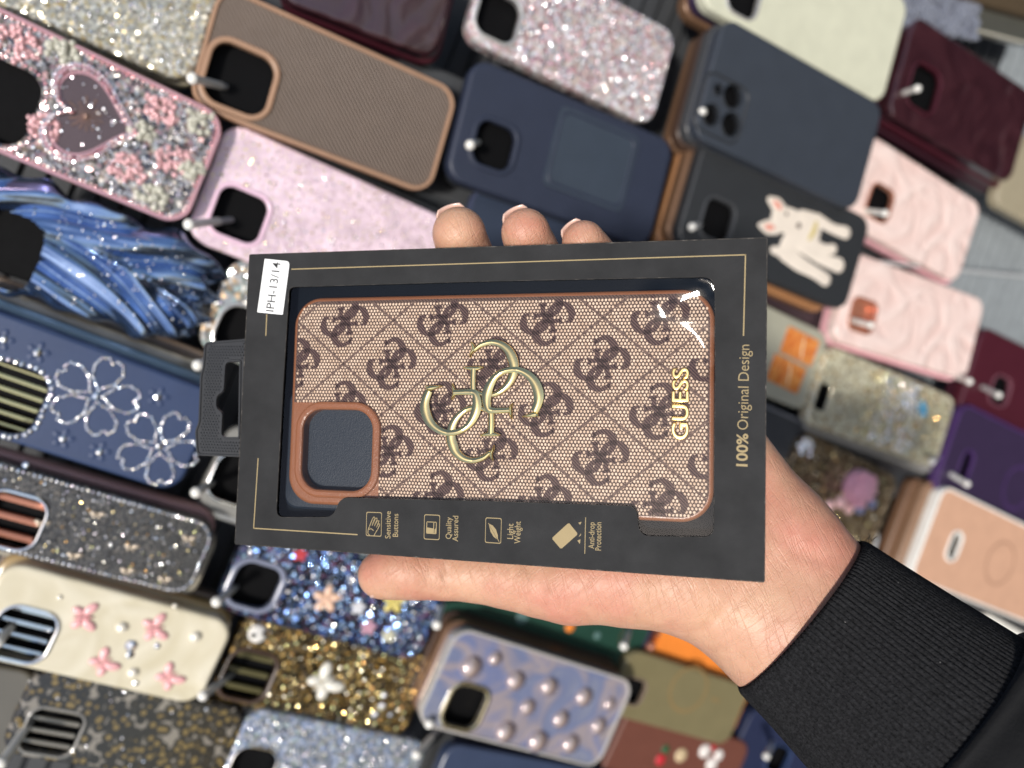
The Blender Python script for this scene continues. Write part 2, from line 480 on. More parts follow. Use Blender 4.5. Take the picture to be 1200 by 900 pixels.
maroon_p = P_('maroon_plastic', (.06, .012, .020), .3)
rosep = P_('rose_plastic', (.78, .42, .46), .45)
silver_rim = P_('silver_rim', (.62, .61, .60), .25, metal=.6)
marble_pink = wavy('pink_marble', [(.70, .50, .45), (.78, .64, .59)], .25, 26, 2.4, .004)
marble_mar = wavy('maroon_water', [(.026, .009, .013), (.048, .016, .021)], .2, 24, 1.6, .007, coat=1)
marble_cream = wavy('cream_shell', [(.54, .48, .33), (.70, .65, .52)], .2, 24, 2, .0012)
gl_silver = glitter('silver_lace_glitter', [(.46, .44, .36), (.60, .57, .47), (.34, .33, .28), (.72, .70, .60), (.55, .47, .28)], 1.6, .55, rough=.16, metal=.55)
gl_pink = glitter('pale_pink_glitter', [(.78, .56, .66), (.75, .55, .64), (.85, .68, .75), (.70, .50, .62), (.85, .72, .45)], .8, .22, base=(.80, .62, .70), cover=.25, rough=.3, metal=.5)
gl_rose = glitter('rose_crystal_glitter', [(.85, .62, .62), (.9, .85, .84), (.70, .42, .45), (.92, .9, .92), (.85, .72, .66)], 2.4, .5, rough=.13, metal=.55)
gl_dark = glitter('dark_glitter', [(.06, .06, .065), (.13, .13, .13), (.04, .04, .042), (.3, .28, .26)], .9, .5, base=(.045, .044, .044), cover=.5, rough=.3, metal=.7)
gl_blue = glitter('blue_sequin_glitter', [(.03, .05, .11), (.06, .12, .30), (.10, .09, .17), (.03, .035, .06), (.30, .42, .55), (.20, .09, .16), (.04, .07, .13)], 2.2, .8, rough=.14, metal=.8)
gl_gold = glitter('brown_gold_glitter', [(.10, .07, .03), (.20, .13, .05), (.06, .045, .03), (.5, .32, .10), (.12, .10, .05)], 2.0, .6, rough=.14, metal=.8)
gl_ice = glitter('ice_blue_glitter', [(.30, .36, .50), (.42, .46, .55), (.24, .30, .44), (.55, .56, .60), (.35, .42, .40)], 1.8, .55, rough=.14, metal=.6)
gl_clear = glitter('clear_gold_glitter', [(.62, .56, .38), (.72, .64, .45), (.5, .48, .36), (.8, .74, .58), (.62, .44, .2)], 2.2, .5, base=(.52, .49, .36), cover=.55, rough=.14, metal=.5)
gl_grey = glitter('grey_silver_glitter', [(.5, .5, .47), (.62, .60, .55), (.42, .43, .42), (.7, .5, .3), (.45, .55, .5)], 2.6, .55, rough=.14, metal=.55)
gl_mauve = glitter('dark_mauve_stones', [(.16, .14, .13), (.36, .34, .32), (.60, .58, .55), (.42, .27, .27), (.10, .10, .12), (.5, .42, .38)], 2.0, .55, rough=.13, metal=.7)
gl_brownpuff = glitter('brown_crystal', [(.10, .07, .04), (.22, .15, .08), (.45, .35, .22)], 2.4, .6, rough=.2, metal=.6)
# leopard print under glossy resin
leo, nt, b = nm('leopard_print'); setp(b, rough=.25, coat=.5)
v1 = vor(nt, 200); v2 = vor(nt, 900)
cr = ramp(nt, v1.outputs['Distance'], [(.0, (.22, .16, .055)), (.30, (.15, .105, .035)), (.38, (.008, .008, .008)), (.70, (.010, .010, .010)), (.80, (.22, .20, .17))])
nn = noise(nt, 300, 3); add = math_(nt, 'ADD', v1.outputs['Distance'], math_(nt, 'MULTIPLY', nn.outputs['Fac'], .25)); add = math_(nt, 'SUBTRACT', add, .125)
L(nt, add, cr.inputs['Fac']); L(nt, cr.outputs['Color'], b.inputs['Base Color'])
bump(nt, b, v2.outputs['Color'], .0006)
# iridescent swirl
iri, nt, b = nm('iridescent_swirl'); setp(b, rough=.18, metal=.35, coat=.6)
n1 = noise(nt, 20, 2, .5, 1.1)
L(nt, ramp(nt, n1.outputs['Fac'], [(.25, (.38, .39, .45)), (.42, (.22, .26, .43)), (.52, (.46, .39, .40)), (.62, (.22, .26, .46)), (.78, (.50, .41, .36))]).outputs['Color'], b.inputs['Base Color']); bump(nt, b, n1.outputs['Fac'], .002)
dm, nt, b = nm('iridescent_dome'); setp(b, rough=.06, metal=.55, coat=1)
lw = N(nt, 'ShaderNodeLayerWeight'); lw.inputs[0].default_value = .45
L(nt, ramp(nt, lw.outputs['Facing'], [(.0, (.60, .50, .48)), (.35, (.45, .33, .30)), (.62, (.24, .30, .52)), (.95, (.50, .46, .36))]).outputs['Color'], b.inputs['Base Color']); M['dome'] = dm
# blue chrome leaf
leafm, nt, b = nm('blue_plated_leaf'); setp(b, (.075, .15, .47), .15, metal=.95, coat=.8)
n1 = noise(nt, 35, 3); L(nt, ramp(nt, n1.outputs['Fac'], [(.3, (.11, .19, .38)), (.7, (.34, .47, .72))]).outputs['Color'], b.inputs['Base Color'])

def disc_ring(c, px, py, r, w, mat, name='magnet_ring', z=.12):
    x, y = c.fr.loc(px, py); mb = MB(); n = 40
    A = [(x+(r-w)*math.cos(2*PI*i/n), y+(r-w)*math.sin(2*PI*i/n), z) for i in range(n)]; B_ = [(x+r*math.cos(2*PI*i/n), y+r*math.sin(2*PI*i/n), z) for i in range(n)]
    bridge(mb, A, B_, 0, True)
    return mb.build(name, mat, c.t)
def domes(c, pts, mat, name, flat=.8, half=True):
    for px, py, r in pts:
        mb = MB(); x, y = c.fr.loc(px, py); mb.add(ico(x, y, 0, r, r, r*flat, 14, 6, 0, half)); mb.build(name, mat, c.t)
def butterfly(c, px, py, s, rot, mat, name='butterfly', body=None):
    x, y = c.fr.loc(px, py); mb = MB()
    for sg in (-1, 1):
        for (dx, dy, rx, ry, a) in ((.42, .62, .62, .36, .75), (-.38, .50, .46, .33, -.55)):
            q = a*sg; cx, cy = dx, dy*sg
            X, Y = (cx*math.cos(rot)-cy*math.sin(rot))*s, (cx*math.sin(rot)+cy*math.cos(rot))*s
            mb.add(ico(x+X, y+Y, .3, rx*s, ry*s, .22*s, 14, 6, rot+q, True))
    mb.add(ico(x, y, .5, .75*s, .12*s, .22*s, 10, 6, rot, True))
    return mb.build(name, mat, c.t)
def petal_flower(c, px, py, R, r, mat, name, rot0=0.3):
    """five heart-shaped petals outlined with stones, a big stone in the middle"""
    x, y = c.fr.loc(px, py); mb = MB()
    for k in range(5):
        a = rot0+2*PI*k/5; P = []
        for (u, w) in ((.16, .0), (.42, .26), (.72, .34), (.92, .24), (.97, .10), (.86, .0), (.97, -.10), (.92, -.24), (.72, -.34), (.42, -.26), (.16, 0)):
            P.append((x+R*(u*math.cos(a)-w*math.sin(a)), y+R*(u*math.sin(a)+w*math.cos(a))))
        pts = [Vector(p) for p in P]; acc = 0
        for p, q in zip(pts[:-1], pts[1:]):
            d = (q-p).length
            while acc < d: w_ = p+(q-p)*(acc/d); mb.add(gem(w_.x, w_.y, .1, r)); acc += r*2.05
            acc -= d
    mb.add(gem(x, y, .1, r*2.3))
    return mb.build(name, mat, c.t, smooth=False)
def sub_gems(c, pts, mat, name):
    mb = MB()
    for px, py, r in pts:
        x, y = c.fr.loc(px, py); mb.add(gem(x, y, .15, r))
    return mb.build(name, mat, c.t, smooth=False)
def slats(c, i, n, mat, name='lens_slats'):
    """shiny strips seen through the camera opening (rims of the cases behind it on the hook)"""
    x, y, w, h, rr = c.holes[i]; mb = MB()
    for k in range(n):
        yy = y-h/2+h*(k+.5)/n; mb.add(tube3([(x-w/2+1, yy, -5-.8*k), (x+w/2-1, yy, -5-.8*k)], h/n*.22, 8))
    return mb.build(name, mat, c.t)

# ---- upper left
A = case('silver lace glitter case at the very top left, above the pink heart case', [(-37, -164), (264, -28), (222, 105), (-79, -31)], 4, gl_silver, (-20, -80, 34, 34))
mb_rim = P_('clear_gold_rim', (.42, .37, .25), .2, coat=.5)
border = shell_mb(A.L+3, A.W+3, 13, 9, 2.4, []); 
scatter_gems(A, 260, .5, 1.0, M['stone'])
under([(-37, -164), (264, -28), (222, 105), (-79, -31)], 4, [(5, 9, 11, mb_rim, 'clear amber rimmed case right behind the silver lace glitter case')])
Bc = case('plain brown ribbed case with a tan rim left of the navy wallet case', [(258, -18), (548, 112), (490, 224), (222, 119)], 14, brown, (281, 93, 33, 33, 9), ring=brown_rim, ringw=3.2, rim=brown_rim)
under([(258, -18), (548, 112), (490, 224), (222, 119)], 14, [(2, 3, 11, black2, 'black case right behind the brown ribbed case')])
C_ = case('jewelled case with a pink heart frame and pink stone clusters', [(-70, -22), (268, 138), (212, 266), (-93, 138)], 19, gl_mauve, (-6, 116, 34, 38, 10), rim=pinkrim)
hole_gems(C_, 0, 2.4, 1.1, 2.2, M['stone_pink'])
def heart():
    x, y = C_.fr.loc(104, 138); mb = MB(); pts = []
    n = 46
    for i in range(n):
        t = 2*PI*i/n; hx_ = 16*math.sin(t)**3; hy_ = 13*math.cos(t)-5*math.cos(2*t)-2*math.cos(3*t)-math.cos(4*t)
        a = math.radians(-48); s = 1.5; X, Y = hx_*s, hy_*s
        # the heart stands with its point to the case's lower end
        px_, py_ = -Y*.92, X*.92
        pts.append((x+px_*math.cos(.12)-py_*math.sin(.12), y+px_*math.sin(.12)+py_*math.cos(.12)))
    walk(C_, pts, 1.05, 2.0, M['stone_pink'], 'heart_gems', z=2.2)
    walk(C_, [(x+(p[0]-x)*1.12, y+(p[1]-y)*1.12) for p in pts], .9, 1.9, M['stone'], 'outer_heart_gems', z=1.4)
    if area(pts) < 0: pts = pts[::-1]
    pl = plate([(x+(p[0]-x)*1.14, y+(p[1]-y)*1.14) for p in pts], .1, 1.5, [[(x+(p[0]-x)*.9, y+(p[1]-y)*.9) for p in pts]]); pl.build('heart_frame', pinkrim, C_.t, smooth=False)
    face = plate([(x+(p[0]-x)*.9, y+(p[1]-y)*.9) for p in pts], .05, .35); face.build('heart_mirror', P_('smoky_mirror', (.20, .14, .13), .12, metal=.8), C_.t, smooth=False)
    mb = MB()
    for k in range(14):
        a = 2*PI*k/14+.1; r1 = rng.uniform(6, 10.5); mb.add(stroke([(x-1+1.2*math.cos(a), y+1.2*math.sin(a)), (x-1+r1*math.cos(a), y+r1*math.sin(a))], [.3, .75], .5, .4, 6))
    mb.add(gem(x-1, y, .5, 1.3)); mb.build('heart_rays', P_('smoky_copper', (.34, .22, .17), .2, metal=.8), C_.t)
heart()
def cluster(c, px, py, n, R, mat, name, rmin=.8, rmax=1.9):
    x, y = c.fr.loc(px, py); mb = MB()
    for _ in range(n):
        a, q = rng.uniform(0, 2*PI), R*math.sqrt(rng.uniform(0, 1)); r = rng.uniform(rmin, rmax)
        mb.add(ico(x+q*math.cos(a), y+q*math.sin(a)*.8, .2+.9*(1-q/R), r, r, r*.9, 8, 4, 0, True) if rng.uniform() < .6 else gem(x+q*math.cos(a), y+q*math.sin(a)*.8, .5, r))
    return mb.build(name, mat, c.t)
pinkpearl = P_('pink_pearls', (.66, .38, .39), .18, coat=.6, metal=.2)
for q in ((190, 128, 45, 9), (208, 190, 60, 10.5), (150, 198, 50, 9.5), (52, 150, 40, 8), (18, 52, 55, 11)): cluster(C_, *q, pinkpearl, 'stone_cluster')
ivory = P_('ivory_resin', (.45, .44, .36), .3, coat=.4)
for q in ((236, 142, 26, 8), (180, 232, 26, 8), (168, 155, 20, 6), (226, 200, 22, 7), (75, 62, 22, 8)): cluster(C_, *q, ivory, 'ivory_petals', 1.2, 2.6)
scatter_gems(C_, 300, .5, 1.15, M['stone'])
border_gems(C_, 2.2, .9, 2.4, M['stone_pink'])
D = case('pale pink glitter case above the left end of the black window box', [(262, 142), (538, 258), (494, 388), (220, 275)], 9, gl_pink, (281, 252, 27, 27, 7), ring=P_('pink_ring', (.75, .52, .64), .35), ringw=2.6, ringh=1.0)
under([(262, 142), (538, 258), (494, 388), (220, 275)], 9, [(3, -6, 10, black2, 'black case right behind the pale pink glitter case')])
scatter_gems(D, 160, .4, .8, M['stone_gold']); scatter_gems(D, 160, .4, .8, M['stone'])

# blue leaf case: lobed outline, fanned ribs
def leaf_case():
    quad = [(-72, 168), (272, 296), (222, 416), (-100, 305)]
    fr, Lx, Wy = make_frame(quad, 16)
    t = thing('phone_case', 'shiny blue leaf-shaped case with fanned ribs below the pink heart case', 'phone case', fr.mat(), GROUP)
    nu, nv = 150, 84
    U, V_ = np.meshgrid(np.linspace(0, 1, nu), np.linspace(-1, 1, nv))
    lob = 1+.05*np.sin(U*26)+.04*np.sin(U*41+1)
    half = Wy/2*np.clip(np.where(U > .8, np.sqrt(np.clip(1-((U-.8)/.2)**2*.62, 0, 1)), 1), .2, 1)*lob
    X = -Lx/2+U*Lx + 3.5*np.sin(V_*9)*(U > .75)*((U-.75)/.25); Y = V_*half
    # long plumes: they leave a bent midrib at a shallow angle and curl to the rim
    mid = 9*np.sin(U*3.4+.2)-3; w = Y-mid; aw = np.abs(w)
    ph = (aw - .34*X - 0.0009*X*X + 2.0*np.sin(X*.09+w*.05))*.118*PI/2 + .4*np.sign(w)
    rib = np.abs(np.sin(ph)); sharp = 1-np.abs(np.cos(ph))**.55
    ph2 = (aw - .30*X - 0.0008*X*X)*.48 + .8*np.sin(X*.05)
    Z = 5.2*rib + .8*np.abs(np.sin(ph2))*(.3+.7*rib) + 1.8*np.exp(-(w/2.2)**2) - 1.5 - 3.2*(np.abs(V_)**5) + .8*np.sin(X*.07)
    edge = np.clip((1-np.abs(V_))*14, 0, 1)*np.clip((1-U)*22, 0, 1); Z = Z*edge - (1-edge)*6
    hx_, hy_ = fr.loc(0, 292)
    v = np.stack([X, Y, Z], -1).reshape(-1, 3); idx = np.arange(nu*nv).reshape(nv, nu); f = []
    for j in range(nv-1):
        for i in range(nu-1):
            cx, cy = X[j, i]-hx_, Y[j, i]-hy_
            if (abs(cx)/17)**3.5+(abs(cy)/19)**3.5 < 1: continue
            f.append((idx[j, i], idx[j, i+1], idx[j+1, i+1], idx[j+1, i]))
    mesh_obj('leaf_shell', v, f, leafm, t)
    Vb, Tb = fill(rrect(Lx/2-8, Wy/2-8, 14, 6)); mesh_obj('hole_shade_card', z3(Vb, -9), Tb, M['dark'], t, smooth=False)  # added black card, paints the shade inside the leaf's opening
    # skirt: the case wall under the leaf
    mb = MB(); lp = [z3(rrect(Lx/2-6, Wy/2-6, 16, 8), z) for z in (-2, -12)]; bridge(mb, lp[0], lp[1], 0, True); mb.build('side_wall', P_('blue_wall', (.03, .05, .16), .2, metal=.5), t)
    mb = MB()
    for _ in range(150):
        i, j = rng.integers(int(nu*.30), nu-12), rng.integers(8, nv-8)
        if math.hypot(X[j, i]-hx_, Y[j, i]-hy_) < 24: continue
        mb.add(gem(X[j, i], Y[j, i], Z[j, i], rng.uniform(.45, .8)))
    mb.build('leaf_gems', M['stone'], t, smooth=False)
leaf_case()

# ---- left middle: navy flower case on top of a stack
qG = [(-70, 340), (247, 455), (221, 585), (-92, 484)]
under(qG, 26, [(4, -11, 11, P_('pale_blue_rim', (.22, .32, .40), .25), 'pale blue edged case right behind the navy flower case'), (9, -24, 22, clear, 'clear case second behind the navy flower case'), (13, -37, 33, taupe, 'taupe case third behind the navy flower case')])
Gc = case('navy leather case with two rhinestone flowers, left of the hang tab', qG, 26, navy2, (8, 470, 30, 34, 10))
hole_gems(Gc, 0, 1.6, 1.45, 3.1, M['stone'])
petal_flower(Gc, 112, 464, 21.5, .92, M['stone'], 'stone_flower', .25)
petal_flower(Gc, 187, 524, 21.0, .92, M['stone'], 'stone_flower', .1)
sub_gems(Gc, [(45, 413, 2.4), (74, 514, 2.0), (117, 529, 2.0), (186, 465, 2.2), (3, 398, 2.0), (30, 545, 1.8)], M['stone'], 'single_stones')
def emb(c, pts):
    for px, py in pts:
        x, y = c.fr.loc(px, py); mb = MB()
        for k in range(5):
            a = 2*PI*k/5+.3; mb.add(ico(x+3.6*math.cos(a), y+3.6*math.sin(a), -.15, 2.3, 1.7, .5, 10, 4, a, True))
        mb.build('embossed_flower', navy2, c.t)
emb(Gc, [(45, 413), (74, 514), (117, 529), (186, 465), (3, 398)])
slats(Gc, 0, 6, M['gold'])
sc_ = [(84, 372, 24, 9)]
stripm = MB()
# ---- dark glitter case with bows
qH = [(-80, 522), (264, 613), (216, 704), (-82, 622)]
under(qH, 24, [(2, -13, 11, P_('dusty_pink_plastic', (.45, .26, .25), .35), 'dusty pink case right behind the dark bow glitter case'), (3, 6, 20, clear, 'clear amber case second behind the dark bow glitter case')])
Hc = case('dark glitter case with small gold bows and a rhinestone edge', qH, 24, gl_dark, (8, 622, 27, 27, 8), ring=M['chrome'], ringw=1.8, ringh=1.2)
border_gems(Hc, 2.0, 1.0, 2.6, M['stone']); scatter_gems(Hc, 110, .45, .9, M['stone']); scatter_gems(Hc, 70, .5, .9, M['stone_gold'], 'gold_gems')
bowm = P_('champagne_bow', (.62, .52, .40), .25, metal=.5)
for bx, by in ((115, 602), (88, 650), (155, 640), (222, 630), (194, 678), (150, 668), (50, 612)):
    x, y = Hc.fr.loc(bx, by); mb = MB()
    for sg in (-1, 1): mb.add(ico(x+2.0*sg, y+.5*sg, .2, 2.0, 1.25, .9, 10, 4, .3*sg, True)); mb.add(ico(x+1.1*sg, y-1.8, .1, 1.5, .5, .5, 8, 4, -1.0*sg, True))
    mb.add(ico(x, y, .4, .8, .8, 1, 8, 4, 0, True)); mb.build('bow', bowm, Hc.t)
slats(Hc, 0, 3, copper)
# ---- cream butterfly case
qI = [(-2, 652), (273, 731), (236, 828), (-38, 770)]
under(qI, 19, [(2, -14, 10, P_('amber_clear', (.34, .24, .11), .18, coat=.5), 'amber clear case right behind the cream butterfly case'), (5, -24, 20, taupe, 'taupe case second behind the cream butterfly case')])
Ic = case('cream shell case with four pink butterflies and pearls', qI, 19, marble_cream, (24, 750, 27, 27, 8), ring=M['chrome'], ringw=2.0, ringh=1.2, T=11)
pinkb = P_('pink_resin', (.80, .42, .42), .25, coat=.5)
for bx, by, s, a in ((98, 723, 7.2, .3), (181, 736, 7.2, .5), (121, 777, 7.0, .9), (198, 794, 7.0, 1.0)): butterfly(Ic, bx, by, s, a, pinkb)
domes(Ic, [(143, 735, 3.2), (229, 746, 3.3), (156, 788, 3.0), (205, 710, 1.5), (70, 700, 1.5)], M['pearl'], 'pearl')
sub_gems(Ic, [(152, 757, 3.4), (153, 767, 2.6), (160, 800, 1.6), (184, 757, 1.8)], M['stone'], 'single_stones')
slats(Ic, 0, 4, M['chrome'])
# ---- leopard case
Jc = case('leopard print case at the bottom left corner', [(35, 780), (290, 832), (262, 925), (2, 884)], 8, leo, (61, 858, 27, 25, 6), ring=greyc, ringw=1.5, ringh=1)
slats(Jc, 0, 4, P_('grey_strips', (.36, .33, .28), .2, metal=.5))
scatter_gems(Jc, 16, .5, .9, M['stone'])
case('dark smoke clear case at the left edge beside the leopard case', [(-170, 752), (42, 788), (14, 905), (-190, 880)], 2, P_('smoke_clear', (.10, .09, .07), .15, coat=.5))
# ---- blue sequin, gold butterfly, ice glitter
qK = [(290, 608), (532, 680), (489, 780), (255, 712)]
Kc = case('dark blue sequin case with a peach flower under the left end of the box', qK, 10, gl_blue, (299, 686, 27, 26, 8), ring=P_('slate_ring', (.20, .22, .30), .25), ringw=3.2, ringh=1.5)
for px, py, m_, s in ((383, 702, P_('peach_resin', (.75, .50, .36), .35), 1.0), (462, 705, P_('yellow_resin', (.62, .52, .16), .35), .9), (432, 735, P_('mauve_resin', (.55, .30, .38), .35), .6), (455, 745, P_('pale_resin', (.6, .58, .42), .35), .55), (352, 650, P_('red_resin', (.55, .05, .06), .35), .5), (420, 712, P_('white_resin', (.7, .7, .72), .35), .55)):
    x, y = Kc.fr.loc(px, py); mb = MB()
    for k in range(5):
        a = 2*PI*k/5+.5; mb.add(ico(x+5.2*s*math.cos(a), y+5.2*s*math.sin(a), .2, 4*s, 2.7*s, 1.2*s, 10, 5, a, True))
    mb.add(ico(x, y, .6, 2*s, 2*s, 1.6*s, 8, 4, 0, True)); mb.build('flower', m_, Kc.t)
scatter_gems(Kc, 260, .6, 1.4, P_('blue_stone', (.35, .55, .9), .15, metal=.9), 'blue_gems'); scatter_gems(Kc, 160, .6, 1.3, M['stone'])
qL = [(283, 712), (505, 769), (482, 870), (249, 820)]
Lc = case('brown and gold glitter case with a white butterfly at the bottom', qL, 5, gl_gold, (288, 791, 28, 29, 8), ring=darkbrown, ringw=2.4, ringh=1.2)
butterfly(Lc, 380, 800, 10.5, .9, P_('white_pearl_resin', (.72, .70, .62), .25, coat=.5), 'white_butterfly')
domes(Lc, [(302, 742, 6.0)], P_('white_charm', (.74, .72, .68), .35), 'charm', .6)
domes(Lc, [(296, 742, 1.5), (309, 740, 1.5)], M['dark'], 'charm_spot', 4.2)
sub_gems(Lc, [(448, 828, 3.2), (440, 838, 3.4), (458, 838, 2.2), (450, 815, 2.2)], M['stone'], 'stone_group')
scatter_gems(Lc, 260, .7, 1.5, M['stone_gold'])
slats(Lc, 0, 3, P_('olive_strip', (.10, .09, .04), .3))
Mc = case('ice blue glitter case at the bottom edge under the gold glitter case', [(285, 828), (497, 868), (474, 966), (258, 930)], 9, gl_ice, (288, 900, 26, 26, 8), ring=M['chrome'], ringw=1.6, ringh=1)
scatter_gems(Mc, 260, .6, 1.3, M['stone'])
# small silver case half hidden by the tab, chrome edged pair under it
Sc = case('grey silver glitter case half hidden behind the hang tab', [(272, 301), (500, 395), (470, 505), (228, 402)], 8, gl_grey, (282, 402, 30, 28, 10), ring=silver_rim, ringw=2.0, ringh=1.2)
scatter_gems(Sc, 50, .8, 1.6, M['stone'])
qS2 = [(268, 500), (480, 560), (450, 668), (228, 586)]
under(qS2, 9, [(-2, 7, 9, silver_rim, 'silver case second under the hang tab')])
S2 = case('pale grey case with a nested silver rim just under the hang tab', qS2, 9, greyc, (272, 560, 27, 27, 8), ring=M['chrome'], ringw=2.2, ringh=1.3)

# ---- top middle
Vq = [(352, -108), (546, -32), (500, 72), (318, -12)]
under(Vq, 9, [(2, 10, 11, maroon_p, 'plain maroon case right behind the rippled maroon case at the top')])
Vc = case('rippled glossy maroon case at the top edge between the brown and pink cases', Vq, 9, marble_mar)
Wq = [(588, -62), (820, 42), (738, 148), (533, 26)]
Wc = case('rose and white crystal case at the top, above the navy wallet case', Wq, 10, gl_rose, (584, 20, 27, 27, 8), ring=silver_rim, ringw=2.6, ringh=1.3)
hole_gems(Wc, 0, 1.6, .8, 2.0, M['stone']); border_gems(Wc, 1.6, .8, 2.2, M['stone']); scatter_gems(Wc, 420, .8, 1.4, M['stone']); scatter_gems(Wc, 260, .8, 1.4, M['stone_pink'], 'pink_gems')
Xq = [(558, 68), (800, 168), (752, 290), (520, 204)]
under(Xq, 18, [(-2, 3, 11, black2, 'black case right behind the navy wallet case')])
Xc = case('navy case with a raised card pocket above the fingertips', Xq, 18, navy, (579, 171, 26, 27, 7.5), ring=navy, ringw=3.4, ringh=1.5)
x0, y0 = Xc.fr.loc(693, 188)
po = rrect(31, 26, 5, 8, x0, y0); mbp = plate(po, 0, 1.5); mbp.build('card_pocket', P_('navy_pocket', (.034, .046, .066), .42, bscale=1500, bdist=.0001), Xc.t, smooth=True, flat_angle=30)
ringp = MB(); lp = [z3(rrect(31-a, 26-a, 5, 8, x0, y0), z) for a, z in ((2.0, 1.5), (2.4, 1.9), (3.2, 1.9), (3.6, 1.5))]
for p, q in zip(lp[:-1], lp[1:]): bridge(ringp, p, q, 0, True)
ringp.build('pocket_piping', navy, Xc.t)
Yc = case('second navy case peeking out behind the fingertips', [(556, 217), (790, 312), (760, 420), (528, 322)], 1, P_('navy_rubber', (.024, .034, .06), .4), (592, 330, 26, 26, 7), rim=P_('navy_bumper', (.045, .055, .10), .35))
# ---- top right
ABq = [(862, -124), (1095, 14), (1004, 113), (816, -6)]
under(ABq, 17, [(-10, 3, 10, purple_dark, 'dark purple case right behind the cream case'), (-22, 12, 20, bronze, 'bronze case second behind the cream case')])
ABc = case('plain cream case at the top edge right of the rose crystal case', ABq, 17, cream, (872, -4, 26, 26, 8), ring=silver_rim, ringw=2, ringh=1)
AAq = [(856, 22), (1045, 128), (994, 245), (806, 156)]
under(AAq, 31, [(-12, 2, 10, darkgrey, 'dark grey case right behind the black four-hole case'), (-22, 8, 20, darkbrown, 'dark brown case second behind the black four-hole case'), (-30, 14, 30, bronze, 'bronze case third behind the black four-hole case')])
def px_holes():
    return [(825, 131, 13, 13, 6.4), (858, 113, 15, 15, 7.4), (856, 146, 15, 15, 7.4), (841, 105, 6, 6, 2.9)]
AAc = case('black case with four round camera holes right of the navy wallet case', AAq, 31, black, px_holes(), bev=1.6)
x, y = AAc.fr.loc(846, 127); mbk = MB(); pr = [(1.2, .05), (.6, .7), (0, .7), (-.6, .05)]
lp = [z3(rrect(19.5+a, 19.5+a, 8+a, 8, x, y), z) for a, z in pr]
for p, q in zip(lp[:-1], lp[1:]): bridge(mbk, p, q)
mbk.build('camera_ring', black2, AAc.t)
for h in AAc.holes: ring_mb((h[0], h[1], h[2], h[3], h[4]), 1.3, .9, 7, 4).build('lens_ring', P_('gloss_black', (.02, .022, .026), .08, coat=1), AAc.t)
ADq = [(829, 165), (1027, 256), (986, 368), (790, 278)]
under(ADq, 19, [(-14, -4, 10, bronze, 'bronze brown case right behind the black dog case'), (-26, 4, 20, P_('tan_orange_plastic', (.30, .145, .065), .35), 'tan orange case second behind the black dog case')])
ADc = case('matte black case with a white dog print beside the box corner', ADq, 19, black2, (841, 258, 26, 27, 7), ring=darkgrey, ringw=2.5, ringh=1.2)
def dog():
    fr = ADc.fr; wh = P_('dog_white', (.70, .62, .53), .5); pk = P_('dog_pink', (.70, .30, .23), .5)
    def K(x, y): return fr.loc(880+x/7.2, 220+y/7.2)
    k = (Vector(K(720, 300))-Vector(K(0, 300))).length/720
    def st(mb, pts, z=.1, hh=.5):
        P = spline([K(x, y)+(w*k,) for x, y, w in pts], 6); mb.add(stroke([(q[0], q[1]) for q in P], [q[2] for q in P], z, hh, 10))
        for q in (P[0], P[-1]): mb.add(ico(q[0], q[1], z, q[2], q[2], hh, 12, 5, 0, True))
    mb = MB()
    for q in ([(250, 260, 80), (340, 290, 85), (440, 325, 62)], [(430, 235, 40), (530, 300, 60), (520, 420, 60)], [(470, 425, 58), (340, 450, 66), (290, 520, 58)], [(555, 265, 40), (690, 345, 34), (800, 380, 42)],
              [(540, 490, 42), (620, 525, 38), (690, 520, 36)], [(420, 490, 44), (590, 600, 38), (740, 655, 50)], [(290, 540, 62), (410, 640, 52), (540, 715, 42), (630, 775, 44)], [(190, 525, 26), (260, 545, 34)],
              [(160, 100, 22), (215, 145, 48), (265, 215, 50)], [(78, 315, 18), (140, 330, 46), (220, 335, 45)]): st(mb, q)
    mb.build('dog_print', wh, ADc.t)
    for q in ([(195, 120, 14), (225, 150, 24), (245, 175, 14)], [(120, 325, 12), (150, 332, 24), (185, 335, 14)]):
        mb = MB(); st(mb, q, .45, .3); mb.build('dog_ear', pk, ADc.t)
    for q in ((297, 222, 15), (400, 320, 22)):
        mb = MB(); x, y = K(q[0], q[1]); mb.add(ico(x, y, .4, q[2]*k, q[2]*k, .45, 10, 5, 0, True)); mb.build('dog_face_spot', P_('dog_brown', (.10, .07, .06), .5), ADc.t)
    mb = MB(); st(mb, [(545, 300, 16), (525, 370, 22), (490, 430, 14)], .45, .3); mb.build('dog_collar', P_('dog_collar_ochre', (.55, .44, .16), .5), ADc.t)
dog()
ACq = [(1078, 26), (1226, 112), (1172, 216), (1035, 122)]
under(ACq, 13, [(-8, 8, 12, maroon_p, 'plain dark maroon case right behind the swirled maroon case'), (-16, 15, 24, P_('plum_plastic', (.04, .012, .02), .4), 'dark plum case second behind the swirled maroon case')])
ACc = case('swirled glossy maroon case at the right edge, below the clear case', ACq, 13, marble_mar, (1083, 104, 33, 34, 9), ring=maroon_p, ringw=2, ringh=.8)
AEq = [(1030, 166), (1167, 246), (1106, 328), (978, 248)]
under(AEq, 5, [(-6, 5, 9, rosep, 'rose case right behind the upper pink marbled case')])
AEc = case('upper of the two pale pink marbled cases with a copper camera opening', AEq, 5, marble_pink, (1031, 238, 26, 26, 7), ring=copper, ringw=2.0, ringh=1.0)
AFq = [(1008, 300), (1154, 348), (1134, 450), (970, 394)]
under(AFq, 11, [(-10, 3, 10, rosep, 'rose case right behind the lower pink marbled case')])
AFc = case('lower of the two pale pink marbled cases, nearest the grey glitter case', AFq, 11, marble_pink, (1011, 370, 27, 25, 6), ring=copper, ringw=2.0, ringh=1.0)
